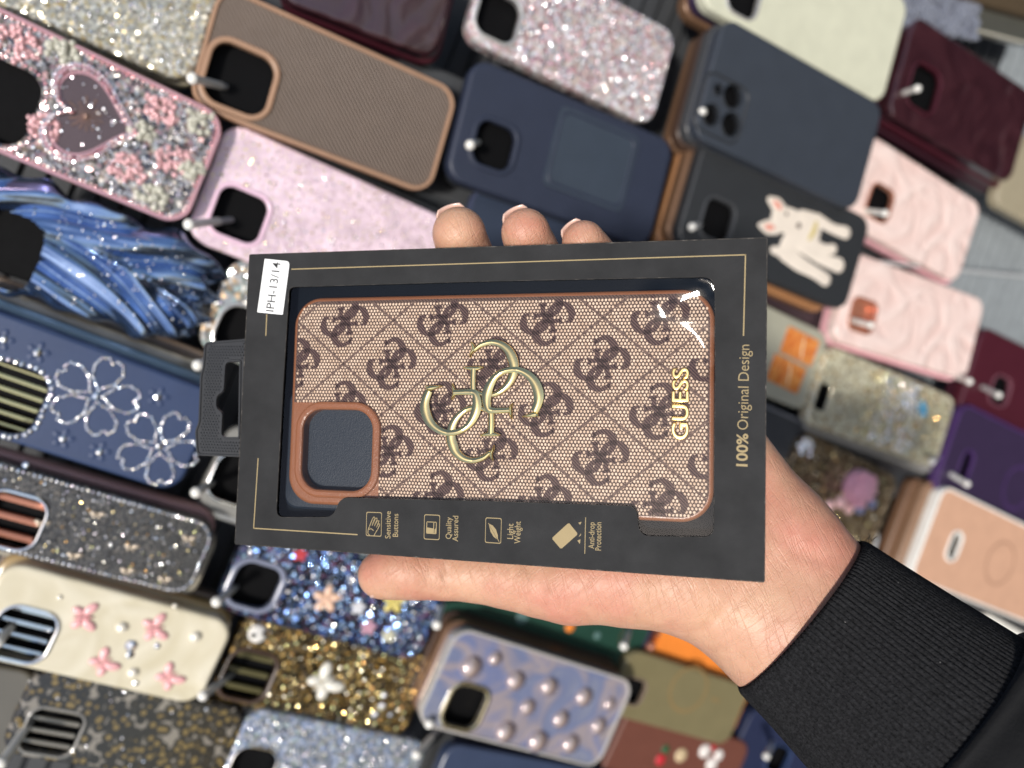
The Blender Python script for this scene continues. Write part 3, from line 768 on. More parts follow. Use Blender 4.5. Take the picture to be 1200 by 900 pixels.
insm = MB(); x, y, w, h, rr = AFc.holes[0]; insm = plate(rrect(w/2+3, h/2+3, 4, 5, x, y), -7, -5); insm.build('copper_insert', copper, AFc.t)
# ---- right middle
case('clear grey case with two orange gift box shapes at the box edge', [(868, 343), (977, 394), (941, 482), (838, 440)], 5, P_('grey_clear', (.34, .33, .26), .18, coat=.5))
AH = bpy.context  # keep the name free
ah_fr, ahL, ahW = make_frame([(868, 343), (977, 394), (941, 482), (838, 440)], 5)
ah_t = [o for o in bpy.data.objects if o.get('label', '').startswith('clear grey case with two orange')][0]
orm = wavy('orange_print', [(.50, .10, .02), (.72, .32, .09)], .12, 90, 2, .002)
for px, py, a, b_ in ((937, 406, 18, 11), (921, 438, 18, 11)):
    d0 = Vector(ah_fr.loc(px, py)); d1 = Vector(ah_fr.loc(px+10, py+5)); rot = math.atan2((d1-d0).y, (d1-d0).x)
    q = [(d0.x+X*math.cos(rot)-Y*math.sin(rot), d0.y+X*math.sin(rot)+Y*math.cos(rot)) for X, Y in rrect(a, b_, 1.2, 4)]
    plate(q, .05, .8).build('gift_print', orm, ah_t, smooth=False)
    mb = MB(); mb.add(ico(d0.x+3, d0.y, .8, .9, b_*.95, .4, 12, 4, rot+.25, True)); mb.build('gift_ribbon', P_('gift_ribbon', (.62, .48, .28), .3), ah_t)
AIq = [(978, 408), (1134, 470), (1084, 548), (938, 492)]
under(AIq, 12, [(-4, 8, 10, greyc, 'smoke clear case right behind the gold glitter clear case'), (-6, 14, 19, darkgrey, 'dark grey case second behind the gold glitter clear case')])
AIc = case('clear case full of gold glitter between the pink and purple cases', AIq, 12, gl_clear, (963, 465, 13, 22, 3))
scatter_gems(AIc, 330, .8, 1.9, M['stone_gold'], region=lambda x, y: x > -30); scatter_gems(AIc, 260, .9, 2.0, M['stone'], region=lambda x, y: -10 < x < 45 and y > -30)
cluster(AIc, 1080, 480, 24, 8, P_('blue_crystal', (.10, .45, .70), .15, metal=.5), 'blue_stones', 1, 2); cluster(AIc, 1068, 468, 34, 11, M['stone'], 'white_stones', 1.2, 2.4)
AJq = [(1152, 386), (1262, 430), (1240, 540), (1122, 484)]
under(AJq, 6, [(-12, 3, 11, P_('plum_plastic_b', (.05, .012, .022), .35), 'dark maroon case right behind the maroon case at the right edge')])
case('maroon case at the right edge beside the lower pink marbled case', AJq, 6, maroon_p, (1172, 458, 26, 26, 8), ring=P_('maroon_ring', (.16, .06, .08), .2), ringw=2, ringh=1)
AKq = [(1140, 486), (1282, 540), (1250, 645), (1082, 560)]
AKc = case('purple case with a dark back and magnet ring at the right edge', AKq, 11, purple_dark, (1132, 545, 15, 26, 7), rim=purple, ring=purple, ringw=2, ringh=1)
disc_ring(AKc, 1192, 572, 22, 2.2, purple)
ALq = [(942, 508), (1054, 556), (1022, 655), (905, 600)]
ALc = case('brown crystal case with a pink pompom below the gold glitter case', ALq, 5, gl_brownpuff)
def pom():
    x, y = ALc.fr.loc(1003, 570); mb = MB(); mb.add(ico(x, y, 2, 17, 16, 10, 18, 9, 0, False))
    for _ in range(90):
        a, q = rng.uniform(0, 2*PI), rng.uniform(0, 16); mb.add(ico(x+q*math.cos(a), y+q*math.sin(a), 2+9*math.sqrt(max(0, 1-(q/17)**2)), 3, 3, 3, 8, 5))
    mb.build('pompom', P_('pink_plush', (.72, .34, .42), .8, sheen=.5), ALc.t)
    domes(ALc, [(985, 588, 6), (972, 592, 5), (995, 596, 5)], P_('pink_bow', (.78, .48, .46), .5), 'pink_bow', .7); domes(ALc, [(1008, 595, 6), (1022, 590, 5)], P_('slate_charm', (.20, .22, .36), .4), 'slate_charm', .6)
    cluster(ALc, 944, 524, 34, 9, M['stone'], 'stone_cluster', 1.2, 2.6); scatter_gems(ALc, 60, .8, 1.7, M['stone_gold'])
pom()
case('dark grey case with a paler edge beside the box, under the gift case', [(880, 468), (960, 502), (932, 580), (845, 545)], -2, darkgrey, rim=P_('grey_bumper', (.16, .165, .18), .3))
ANq = [(1108, 583), (1300, 652), (1272, 768), (1064, 662)]
under(ANq, 17, [(-18, -8, 10, P_('walnut_plastic', (.21, .12, .07), .4), 'walnut brown case right behind the peach magnet case'), (-34, -12, 20, P_('chestnut_plastic', (.15, .08, .045), .4), 'chestnut case second behind the peach magnet case')])
ANc = case('peach case with a magnet ring and white edge above the sleeve', ANq, 17, peach, (1118, 640, 13, 25, 6), ring=whitep, ringw=2.5, ringh=1.2, rim=whitep, T=11)
disc_ring(ANc, 1172, 660, 22, 2.2, P_('peach_line', (.36, .205, .135), .4))
case('dark grey case under the peach magnet case beside the sleeve', [(1000, 640), (1240, 740), (1210, 850), (960, 740)], -3, darkgrey)
case('white case at the right edge peeking out above the sleeve', [(1150, 724), (1300, 790), (1270, 890), (1120, 800)], 2, whitep)
case('pale grey case with a white rim behind the wrist', [(925, 585), (1035, 620), (1010, 700), (890, 660)], 2, P_('mist_plastic', (.34, .35, .36), .3), (965, 618, 16, 16, 5), ring=whitep, ringw=2, ringh=1)
case('clear case with a pale rim at the top right corner', [(1105, -45), (1235, -5), (1190, 48), (1090, 22)], 4, P_('dim_clear', (.07, .07, .06), .12, coat=.8), rim=P_('pale_rim', (.42, .40, .33), .2))
def fuzzy():
    q = [(1060, -40), (1160, -20), (1128, 44), (1030, 30)]
    c = case('fluffy grey blue case between the cream case and the clear case', q, 6, P_('slate_plush', (.09, .10, .14), .9))
    mb = MB()
    for _ in range(420):
        x, y = rng.uniform(-c.L/2, c.L/2), rng.uniform(-c.W/2, c.W/2); mb.add(ico(x, y, 1.5, 2.6, 2.6, 3.2, 6, 4))
    mb.build('plush', P_('slate_fur', (.11, .125, .17), .95, sheen=.5, bscale=900, bdist=.0006), c.t)
fuzzy()
case('brown case with tiny stones cut off by the top right corner', [(1120, -60), (1320, 0), (1300, 46), (1108, -8)], 12, P_('cocoa_plastic', (.07, .05, .03), .4))
case('beige case cut off by the right edge below the swirled maroon case', [(1188, 165), (1308, 212), (1288, 320), (1168, 226)], 2, P_('beige_plastic', (.30, .26, .18), .4))
# ---- bottom middle and right
Pq = [(540, 640), (772, 716), (738, 800), (500, 712)]
Pc = case('dark green case with a purple edge right under the thumb', Pq, 1, green, rim=purple_dark)
domes(Pc, [(612, 724, 5), (700, 745, 3)], P_('teal_print', (.10, .18, .17), .4), 'print_spot', .15); domes(Pc, [(668, 735, 4)], orange, 'orange_spot', .2)
Oq = [(534, 735), (740, 797), (703, 902), (490, 846)]
under(Oq, 26, [(-8, -12, 10, bronze, 'gold edged bronze case right behind the pearl dome case'), (-14, -22, 20, darkbrown, 'dark brown case second behind the pearl dome case'), (-22, -24, 30, purple_dark, 'dark purple case third behind the pearl dome case')])
Oc = case('iridescent blue case covered with clear domes and a gold camera frame', Oq, 26, iri, (545, 828, 26, 27, 7), ring=P_('gold_chrome', (.80, .70, .45), .15, metal=.9), ringw=3.0, ringh=1.6, rim=P_('clear_frame', (.40, .38, .36), .15, coat=.6))
domes(Oc, [(552, 782, 8.2), (604, 798, 7.4), (643, 805, 7.2), (684, 817, 7.4), (618, 829, 6.4), (657, 843, 7.0), (701, 851, 7.0), (592, 858, 8.0), (630, 869, 8.2), (668, 872, 7.6), (714, 825, 5.4), (580, 772, 5.4)], M['dome'], 'resin_dome', .62)
case('bright orange case behind the wrist above the olive case', [(742, 690), (900, 752), (874, 838), (702, 748)], 0, orange, (748, 745, 30, 26, 7), ring=copper, ringw=2, ringh=1)
Rq = [(735, 757), (882, 807), (852, 874), (712, 838)]
under(Rq, 9, [(4, -8, 10, orange, 'orange case right behind the olive case')])
Rc = case('olive case with a thin magnet ring left of the sleeve cuff', Rq, 9, olive, (741, 810, 22, 19, 6), ring=taupe, ringw=1.6, ringh=.8)
disc_ring(Rc, 807, 808, 19, 2.0, olive_line); x, y = Rc.fr.loc(838, 820); plate(rrect(5, .9, .8, 3, x, y), .0, .12).build('magnet_bar', olive_line, Rc.t, smooth=False)
Sq = [(738, 824), (874, 868), (850, 965), (700, 920)]
Snc = case('red brown case with white and red winter prints at the bottom edge', Sq, 0, redbrown)
domes(Snc, [(826, 880, 6), (842, 885, 5), (834, 895, 6)], P_('snow_print', (.70, .66, .62), .5), 'white_print', .3); domes(Snc, [(774, 890, 5), (836, 876, 2.5), (838, 888, 2.5)], P_('red_print', (.45, .02, .03), .5), 'red_print', .35)
domes(Snc, [(780, 878, 4)], P_('green_print', (.02, .08, .03), .5), 'green_print', .3); domes(Snc, [(798, 885, 6)], P_('tan_print', (.52, .40, .24), .5), 'tan_print', .3)
case('navy case at the bottom edge under the pearl dome case', [(520, 872), (742, 908), (715, 1000), (495, 965)], 4, P_('navy_soft', (.035, .05, .095), .35))
case('dark navy case at the bottom edge under the sleeve', [(880, 826), (1010, 880), (990, 985), (842, 930)], -2, P_('ink_plastic', (.02, .026, .06), .35), (912, 890, 24, 24, 7), ring=navy2, ringw=2, ringh=1)
case('black case filling the gap between the brown and the navy wallet cases', [(470, 60), (610, 120), (560, 250), (430, 200)], -22, darkgrey)
case('black case in the dark gap between the pink glitter and the navy cases', [(480, 190), (610, 240), (560, 330), (440, 290)], -24, black2)
case('dark plum case behind the hang hole gap left of the pearl dome case', [(440, 690), (560, 730), (530, 850), (410, 810)], -12, black2)
case('black case under the dog case beside the rose edge', [(890, 300), (1010, 350), (975, 440), (860, 400)], -14, P_('plum_soft', (.04, .025, .03), .4))
case('dark case behind the gold glitter case and the purple case', [(1060, 470), (1180, 520), (1140, 620), (1020, 570)], -16, darkgrey)
case('dark case behind the green case under the palm', [(660, 680), (800, 730), (760, 830), (620, 780)], -16, black2)

# ---- display hooks: thin rods out of the wall, white ball tips
def hook(tip, inner, label, rad=2.0, ball=3.4, lift=30, capmat=None):
    a = on_plane(*tip, lift); b_ = on_plane(*inner, 2); d = (b_-a).normalized()
    k = (PN.dot(a)-(PD-50))/(-PN.dot(d)) if PN.dot(d) < 0 else 90
    k = min(max(k, 60), 240)
    n = -d; u = n.orthogonal().normalized(); v = n.cross(u)
    t = thing('display_hook', label, 'display hook', mat4(a, u, v, n), 'white display hooks')
    mb = MB(); mb.add(tube3([(0, 0, -k), (0, 0, -30), (0, 0, -2)], [rad*.9, rad*.9, rad], 12)); mb.build('rod', M['rod'], t)
    mb = MB(); mb.add(tube3([(0, 0, -26), (0, 0, -2), (0, 0, 0)], [rad*1.12, rad*1.15, rad*1.2], 12)); mb.add(ico(0, 0, 0, ball, ball, ball, 14, 9)); mb.build('tip_cap', capmat or M['hook'], t)
for tip, inner, lab in (
    ((226, 92), (268, 103), 'white hook tip at the camera opening of the brown ribbed case'),
    ((222, 263), (268, 258), 'white hook tip at the camera opening of the pale pink glitter case'),
    ((551, 170), (562, 166), 'white hook tip in the camera opening of the navy wallet case'),
    ((823, 131), (830, 129), 'white hook tip in a round hole of the black four-hole case'),
    ((1075, 104), (1050, 112), 'white hook in the camera opening of the swirled maroon case'),
    ((811, 266), (824, 262), 'white hook tip at the camera opening of the black dog case'),
    ((1037, 250), (1010, 247), 'white hook in the copper opening of the upper pink marbled case'),
    ((1020, 381), (994, 374), 'white hook in the copper opening of the lower pink marbled case'),
    ((1170, 463), (1148, 452), 'white hook in the camera opening of the maroon case at the right edge'),
    ((1133, 567), (1106, 551), 'white hook in the camera opening of the purple case'),
    ((1136, 447), (1116, 440), 'white hook tip just below the lower pink marbled case'),
    ((1092, 541), (1100, 534), 'white hook tip between the gold glitter case and the purple case'),
    ((232, 428), (252, 420), 'white hook tip left of the hang tab, above the navy flower case'),
    ((230, 577), (248, 566), 'white hook tip under the hang tab beside the navy flower case'),
    ((254, 705), (276, 688), 'white hook tip at the slate ring of the blue sequin case'),
    ((238, 815), (266, 794), 'white hook tip beside the gold glitter case and the cream case'),
    ((512, 732), (519, 706), 'white hook tip above the top corner of the pearl dome case'),
    ((503, 848), (518, 846), 'white hook tip at the corner of the pearl dome case'),
    ((488, 884), (512, 856), 'long grey hook tip below the pearl dome case'),
    ((731, 757), (738, 738), 'white hook tip in front of the orange case'),
    ((898, 886), (904, 872), 'white hook tip in the dark navy case under the sleeve'),
    ((2, 894), (34, 848), 'long grey hook at the camera opening of the leopard case'),
    ((-2, 752), (18, 730), 'grey hook crossing the chrome opening of the cream butterfly case'),
    ((957, 610), (944, 600), 'white hook tip behind the wrist at the box edge'),
): hook(tip, inner, lab, ball=2.9 if tip[0] > 800 else 3.1)
hook((763, 757), (772, 742), 'copper hook tip in front of the orange case', capmat=copper)
hook((1230, 327), (1120, 316), 'long cream rod lying across the bare slats at the right edge', rad=1.8, ball=2.5, lift=12)

# ---------------------------------------------------------------- the window box in the hand
BC = Vector((-10.43, -6.17, -262.0))
bu = Vector((179.127, -2.285, 45.485)).normalized()
bv = Vector((2.299, 107.311, -6.951)); bv = (bv-bu*bv.dot(bu)).normalized()
bn = bu.cross(bv).normalized()
BF = Frame(BC, bu, bv, bn)
BW, BH, BT = 184.8, 107.5, 21.0
box = thing('retail_box', 'slim black window box with gold print held up in a hand', 'box', BF.mat())
def B(px, py, h=0.0): return BF.loc(px, py, h)

win_px = [(339, 336.5), (332, 450), (323.5, 606), (391, 606), (398, 583), (570, 587), (746, 593), (749.5, 628), (836, 629), (838, 440), (837.5, 324.5), (706, 327), (560, 330)]
win_r = [2, .1, 3, 4, 4, .1, 3, 3.5, 3, .1, 4, .1, .1]
win = round_poly([B(*p) for p in win_px], win_r, 5)
front = rrect(BW/2, BH/2, .6, 3)
plate(front, -.55, 0, [win]).build('front_panel', M['card'], box, smooth=False)
# window edge: the raw grey core of the card shows as a thin line
mb = MB(); wl = win if area(win) > 0 else win[::-1]
bridge(mb, z3(wl, -.03), z3(wl, -.5)); 
# four side walls and the back
mb = MB(); o = rrect(BW/2, BH/2, .7, 3); i_ = rrect(BW/2-.6, BH/2-.6, .4, 3)
bridge(mb, z3(o, -.56), z3(o, -BT), 0, True); bridge(mb, z3(i_, -.56), z3(i_, -BT+.6)); bridge(mb, z3(o, -.56), z3(i_, -.56))
V, T = fill(o); mb.add((z3(V, -BT), [tuple(reversed(t)) for t in T])); mb.add((z3(V, -BT+.6), T))
mb.build('carton', M['card'], box, smooth=False)

wm, nt, b = nm('worn_card_edge'); setp(b, (.09, .08, .07), .9, spec=.05)
wn_ = noise(nt, 260, 5, .7); L(nt, ramp(nt, wn_.outputs['Fac'], [(.42, (.032, .031, .030)), (.56, (.06, .055, .05)), (.72, (.20, .18, .155))]).outputs['Color'], b.inputs['Base Color'])
mb = MB(); ow = rrect(BW/2+.02, BH/2+.02, .7, 3); iw = rrect(BW/2-.32, BH/2-.32, .5, 3); dw = z3(ow, -.35)
bridge(mb, z3(ow, .02), z3(iw, .02)); bridge(mb, z3(ow, .02), dw, 0, True)
if area(win) < 0: win_c = win[::-1]
else: win_c = win
wi = []
for i in range(len(win_c)):
    t = (Vector(win_c[(i+1) % len(win_c)])-Vector(win_c[i-1])).normalized(); wi.append((win_c[i][0]+t.y*.14, win_c[i][1]-t.x*.14))
bridge(mb, z3(wi, .015), z3(win_c, .015)); mb.build('worn_edge', wm, box, smooth=False)

# inner tray and the embossed card seen through the camera opening
trm = plain('tray_black', (.005, .007, .010), .6, spec=0.02, bscale=900, bdist=.00006)
V, T = fill(rrect(BW/2-.8, BH/2-.8, .5, 2)); tray = mesh_obj('tray', z3(V, -6.5), T, trm, box, smooth=False)
m, nt, b = nm('embossed_insert'); setp(b, (.015, .023, .036), .45, spec=.3)
v_ = vor(nt, 2600); n_ = noise(nt, 1500, 5)
bump(nt, b, math_(nt, 'ADD', v_.outputs['Distance'], n_.outputs['Fac']), .00007)
ix, iy = B(396, 527, -6)
ins = MB(); lp = [z3(rrect(21-a, 22-a, 5, 6, ix, iy), z) for a, z in ((0, -6.4), (.8, -5.4), (4.5, -5.0), (5.5, -5.6))]
for A_, B_ in zip(lp[:-1], lp[1:]): bridge(ins, A_, B_, 0, True)
V, T = fill(rrect(15.5, 16.5, 5, 6, ix, iy)); ins.add((z3(V, -5.6), T)); ins.build('insert_card', m, tray)

# clear film behind the window, its upper right corner buckled to mirror the sun's glare
def film():
    xs = [p[0] for p in win]; ys = [p[1] for p in win]
    x0, x1, y0, y1 = min(xs)-2, max(xs)+2, min(ys)-2, max(ys)+2
    nx, ny = 400, 240; gx = np.linspace(x0, x1, nx); gy = np.linspace(y0, y1, ny); X, Y = np.meshgrid(gx, gy)
    Z = -.75 + .06*np.sin(X*.11+1)*np.sin(Y*.17+.5) + .03*np.sin(X*.3+Y*.23)
    def need(px, py):
        """film slope that mirrors the light into the camera"""
        Hh = (SUN - ray(px, py).normalized()).normalized(); return -Hh.dot(bu)/Hh.dot(bn), -Hh.dot(bv)/Hh.dot(bn)
    def crease(pts, z0, reach, kap, shift=0.0):
        """buckle along a curve: the film falls along it as a taut fold does"""
        nonlocal Z
        PX = spline(pts, 14); P = np.array([B(*q) for q in PX]); Gd = np.array([need(*q) for q in PX]); n = len(P)
        zc = np.zeros(n); zc[0] = z0
        for k in range(1, n): zc[k] = zc[k-1]+((Gd[k]+Gd[k-1])/2).dot(P[k]-P[k-1])
        best = np.full(X.shape, 1e9); zz = np.zeros(X.shape); dd = np.zeros(X.shape); gn = np.zeros(X.shape); tt = np.zeros(X.shape)
        for k in range(n):
            t = P[min(k+1, n-1)]-P[max(k-1, 0)]; t = t/np.hypot(*t); nn_ = np.array([-t[1], t[0]])
            dx, dy = X-P[k][0], Y-P[k][1]; d2 = dx*dx+dy*dy; m_ = d2 < best; best[m_] = d2[m_]
            al = dx*t[0]+dy*t[1]
            zz[m_] = (zc[k]+Gd[k].dot(t)*al)[m_]; dd[m_] = (dx*nn_[0]+dy*nn_[1])[m_]; gn[m_] = Gd[k].dot(nn_); tt[m_] = k/(n-1)
        Zp = zz+gn*dd+.5*kap*dd*dd; w = np.exp(-best/(reach*reach)); Z = Z*(1-w)+Zp*w
    crease([(772, 358), (784, 368), (800, 379), (815, 391), (825, 406), (829, 419)], .40, 4.6, .032)
    crease([(798, 352), (808, 346), (818, 341)], -1.0, 3.4, .012)
    crease([(822, 327.5), (832, 331), (836.5, 340)], -.35, 1.5, .03)
    Z = np.clip(Z, -2.35, .5)
    edge_ = in_mask(X, Y, win if area(win) > 0 else win[::-1]); Z = np.where(edge_, Z, np.minimum(Z, -.62))
    v = np.stack([X, Y, Z], -1).reshape(-1, 3)
    idx = np.arange(nx*ny).reshape(ny, nx); f = np.stack([idx[:-1, :-1], idx[:-1, 1:], idx[1:, 1:], idx[1:, :-1]], -1).reshape(-1, 4)
    m = bpy.data.materials.new('clear_film'); m.use_nodes = True; nt = m.node_tree; nt.nodes.clear()
    out = N(nt, 'ShaderNodeOutputMaterial'); mx = N(nt, 'ShaderNodeMixShader'); tr = N(nt, 'ShaderNodeBsdfTransparent'); gl = N(nt, 'ShaderNodeBsdfGlossy')
    tr.inputs[0].default_value = (.97, .97, .97, 1); gl.inputs['Roughness'].default_value = .045
    fr = N(nt, 'ShaderNodeFresnel'); fr.inputs[0].default_value = 1.5
    L(nt, math_(nt, 'MULTIPLY', fr.outputs[0], 1.1, True), mx.inputs[0]); L(nt, tr.outputs[0], mx.inputs[1]); L(nt, gl.outputs[0], mx.inputs[2]); L(nt, mx.outputs[0], out.inputs[0])
    # keep only the film that lies under the card or in the window
    mesh_obj('window_film', v, f.tolist(), m, box)
film()

# printed gold rule
gl = MB()
def seg(p, q, w=.20, z=.04):
    a, b_ = Vector(B(*p)), Vector(B(*q)); t = (b_-a).normalized(); s = Vector((-t.y, t.x))*w; a = a-t*w*.9; b_ = b_+t*w*.9
    return ([(a.x-s.x, a.y-s.y, z), (b_.x-s.x, b_.y-s.y, z), (b_.x+s.x, b_.y+s.y, z), (a.x+s.x, a.y+s.y, z)], [(0, 1, 2, 3)])
for p, q in (((342, 315.5), (873.6, 298.6)), ((873.6, 298.6), (871.3, 393)), ((312.6, 369), (311.6, 393)), ((302.5, 537.5), (297.3, 619)), ((297.3, 619), (418.5, 626.5))):
    gl.add(seg(p, q))
gl.build('gold_rule', M['gold_ink'], box, smooth=False)

def text_mesh(body, bold=0.0, extrude=0.0, bevel=0.0):
    cu = bpy.data.curves.new('lettering', 'FONT'); cu.body = body; cu.size = 1; cu.offset = bold; cu.extrude = extrude; cu.bevel_depth = bevel; cu.resolution_u = 4
    ob = bpy.data.objects.new('lettering', cu); COL.objects.link(ob)
    dg = bpy.context.evaluated_depsgraph_get(); dg.update(); me = bpy.data.meshes.new_from_object(ob.evaluated_get(dg))
    v = [tuple(x.co) for x in me.vertices]; f = [tuple(p.vertices) for p in me.polygons]
    bpy.data.objects.remove(ob); bpy.data.curves.remove(cu); bpy.data.meshes.remove(me)
    return v, f
def lettering(body, p0, p1, height, mat, parent, fr, h, z, bold=0.0, extrude=0.0, bevel=0.0, name='lettering', smooth=False):
    """text whose line runs from photo point p0 to p1, capital height in mm"""
    a, b_ = Vector(fr.loc(*p0, h)), Vector(fr.loc(*p1, h)); t = b_-a; ln = t.length; t = t/ln; s = Vector((-t.y, t.x))
    v, f = text_mesh(body, bold, extrude, bevel)
    x0, x1 = min(q[0] for q in v), max(q[0] for q in v)
    kx = ln/(x1-x0); ky = height/.70
    kz = ky if extrude else 1
    out = []
    for q in v:
        w = a + t*((q[0]-x0)*kx) + s*((q[1]-.34)*ky); out.append((w.x, w.y, z+q[2]*kz))
    return mesh_obj(name, out, f, mat, parent, smooth, flat_angle=30)
G = M['gold_ink']
for body, x, ya, yb, hgt in (('Sensitive', 454.5, 631, 599, 2.0), ('Buttons', 463.3, 629, 602, 2.0), ('Quality', 525.5, 631.5, 606, 2.0), ('Assured', 533.5, 634.5, 604.5, 2.0),
                          ('Light', 597.8, 631.5, 613.5, 2.1), ('Weight', 606.3, 637, 611, 2.1), ('Anti-drop', 693, 643, 612, 1.9), ('Protection', 701, 645, 612, 1.9)):
    lettering(body, (x, ya), (x+.4, yb), hgt, G, box, BF, 0, .05, bold=.004)
lettering('100%', (869.3, 546.5), (870.1, 508), 3.3, G, box, BF, 0, .05, bold=.022)
lettering('Original Design', (870.2, 503.5), (872, 404), 3.3, G, box, BF, 0, .05, bold=-.006)

def icon(segs, polys, frame=None, w=.16):
    mb = MB()
    if frame:
        o = round_poly([B(*p) for p in frame], .7, 4); 
        if area(o) < 0: o = o[::-1]
        c = Vector((sum(p[0] for p in o)/len(o), sum(p[1] for p in o)/len(o)))
        i_ = [tuple(c+(Vector(p)-c)*(1-.32/((Vector(p)-c).length))) for p in o]; bridge(mb, z3(o, .045), z3(i_, .045))
    for s in segs:
        for a, b_ in zip(s[:-1], s[1:]): mb.add(seg(a, b_, w, .05))
    for p in polys:
        q = [B(*x) for x in p]; q = q if area(q) > 0 else q[::-1]; V, T = fill(q); mb.add((z3(V, .048), T))
    return mb.build('printed_icon', G, box, smooth=False)
def ell(cx, cy, rx, ry, n=14, a0=0, a1=2*PI): return [(cx+rx*math.cos(a0+(a1-a0)*i/n), cy+ry*math.sin(a0+(a1-a0)*i/n)) for i in range(n+1)]
icon([[(433, 617), (436.5, 608), (438.3, 605.5), (439.5, 607), (436.6, 614)], [(436.3, 615.5), (440, 607.5), (441.8, 607.2), (442, 609), (439, 615.5)], [(439, 616), (442.3, 610), (444.3, 610.5), (441.5, 617)], [(441.3, 617.5), (443.8, 613.5), (445.3, 614.5), (442.5, 620.5), (440, 624.5)],
      [(433, 617), (431.5, 620.5), (435, 619.5), (437.5, 621.5)], [(431.5, 620.5), (431.2, 625), (433, 627)], [(440, 624.5), (438.5, 627.3)]], [], [(429.4, 599.7), (447.6, 600.3), (447, 629), (428.8, 628)], .14)
icon([[(500.3, 611.5), (511.5, 612), (511, 625.5), (499.8, 624.7), (500.3, 611.5)], [(508.5, 612), (508.2, 619.5)]], [[(500.6, 618), (508.8, 619.5), (508.4, 625), (500, 624.5)], [(509.3, 620.5), (511.2, 618.5), (510.8, 625), (509, 625.2)]], [(497.2, 602.6), (515.8, 603.4), (515, 633), (496.6, 632)], .14)
icon([[(572.6, 613.2), (579, 624), (584.8, 634.5)]], [[(572.8, 613.6), (577.5, 615.8), (581.3, 620.5), (583.4, 627), (583.6, 632), (579, 623.6)], [(572.8, 614.6), (578.4, 624.2), (582.6, 632), (578.5, 629), (575, 623.2)]], [(569, 606.2), (588, 607.2), (587.2, 637.3), (568.3, 636)], .1)
icon([[(686.3, 606.7), (685.3, 648.4)]], [[(665, 613.8), (667.2, 613.2), (676.4, 624.6), (676.2, 626.8), (658.5, 642.6), (656.4, 642.4), (647.4, 631.8), (647.6, 629.8)],
      [(677.8, 612.5), (681.6, 611.5), (679.8, 615)], [(680.8, 624.5), (680.8, 627.2), (678.3, 629.2)], [(676.6, 633.6), (680.2, 632), (679.6, 637.4)]], None, .12)

# price sticker
st = round_poly([B(*p) for p in ((310.4, 303.3), (339.8, 306.3), (331.6, 369), (301.6, 366))], [.3, 1.6, .4, .3], 5)
stk = plate(st, .02, .14).build('size_sticker', M['white_card'], box, smooth=False)
lettering('IPH-13/14', (316.3, 365), (324.6, 307.6), 3.35, M['black_ink'], stk, BF, 0, .17, bold=.002)

# moulded plastic hang tab
def hang_tab():
    hz = -9.0
    o = round_poly([B(x, y, hz) for x, y in ((240, 401), (300, 396), (300, 536), (231, 534), (229, 505), (233, 495), (235, 440), (238, 430))], [2.2, .3, .3, 2.2, 1.2, 1.2, 1.2, 1.2], 5)
    hl = round_poly([B(x, y, hz) for x, y in ((265, 424), (281, 424), (279.5, 512), (260, 512), (261.5, 484), (254, 478), (254.5, 464), (263, 458))], [2.2, .3, .3, 2.2, 1.2, 1.8, 1.8, 1.2], 5)
    mb = plate(o, hz-.7, hz, [hl]); tb = mb.build('hang_tab', M['tab'], box, smooth=False)
    ed = MB()   # raised rim
    if area(o) < 0: o = o[::-1]
    if area(hl) < 0: hl = hl[::-1]
    def off(lp, d):
        n = len(lp); r = []
        for i in range(n):
            t = (Vector(lp[(i+1) % n])-Vector(lp[i-1])).normalized(); r.append((lp[i][0]-t.y*d, lp[i][1]+t.x*d))
        return r
    for lp, sgn in ((o, 1), (hl, -1)):
        A_ = [z3(off(lp, sgn*a), hz+z) for a, z in ((0, 0), (.1, .45), (.7, .45), (.9, 0))]
        for p, q in zip(A_[:-1], A_[1:]): bridge(ed, p, q, 0, sgn < 0)
    ed.build('raised_rim', M['tab'], tb, smooth=False)
    # grip pattern of little raised triangles
    tri = MB(); hv = [Vector(p) for p in hl]; cx = sum(p.x for p in hv)/len(hv)
    from mathutils.geometry import intersect_point_tri_2d
    def inside(pt, lp):
        c = False; n = len(lp)
        for i in range(n):
            a, b_ = lp[i-1], lp[i]
            if (a[1] > pt[1]) != (b_[1] > pt[1]) and pt[0] < (b_[0]-a[0])*(pt[1]-a[1])/(b_[1]-a[1])+a[0]: c = not c
        return c
    oi, ho = off(o, 1.8), off(hl, -1.6)
    xs = [p[0] for p in o]; ys = [p[1] for p in o]; y = min(ys); row = 0
    while y < max(ys):
        x = min(xs)+(row % 2)*.6
        while x < max(xs):
            if inside((x, y), oi) and not inside((x, y), ho):
                r = .52; tri.add(([(x-r, y-.42, hz), (x+r, y-.42, hz), (x, y+.5, hz), (x, y-.1, hz+.38)], [(0, 1, 3), (1, 2, 3), (2, 0, 3)]))
            x += 1.25
        y += 1.12; row += 1
    tri.build('grip_texture', M['tab'], tb, smooth=False)
hang_tab()

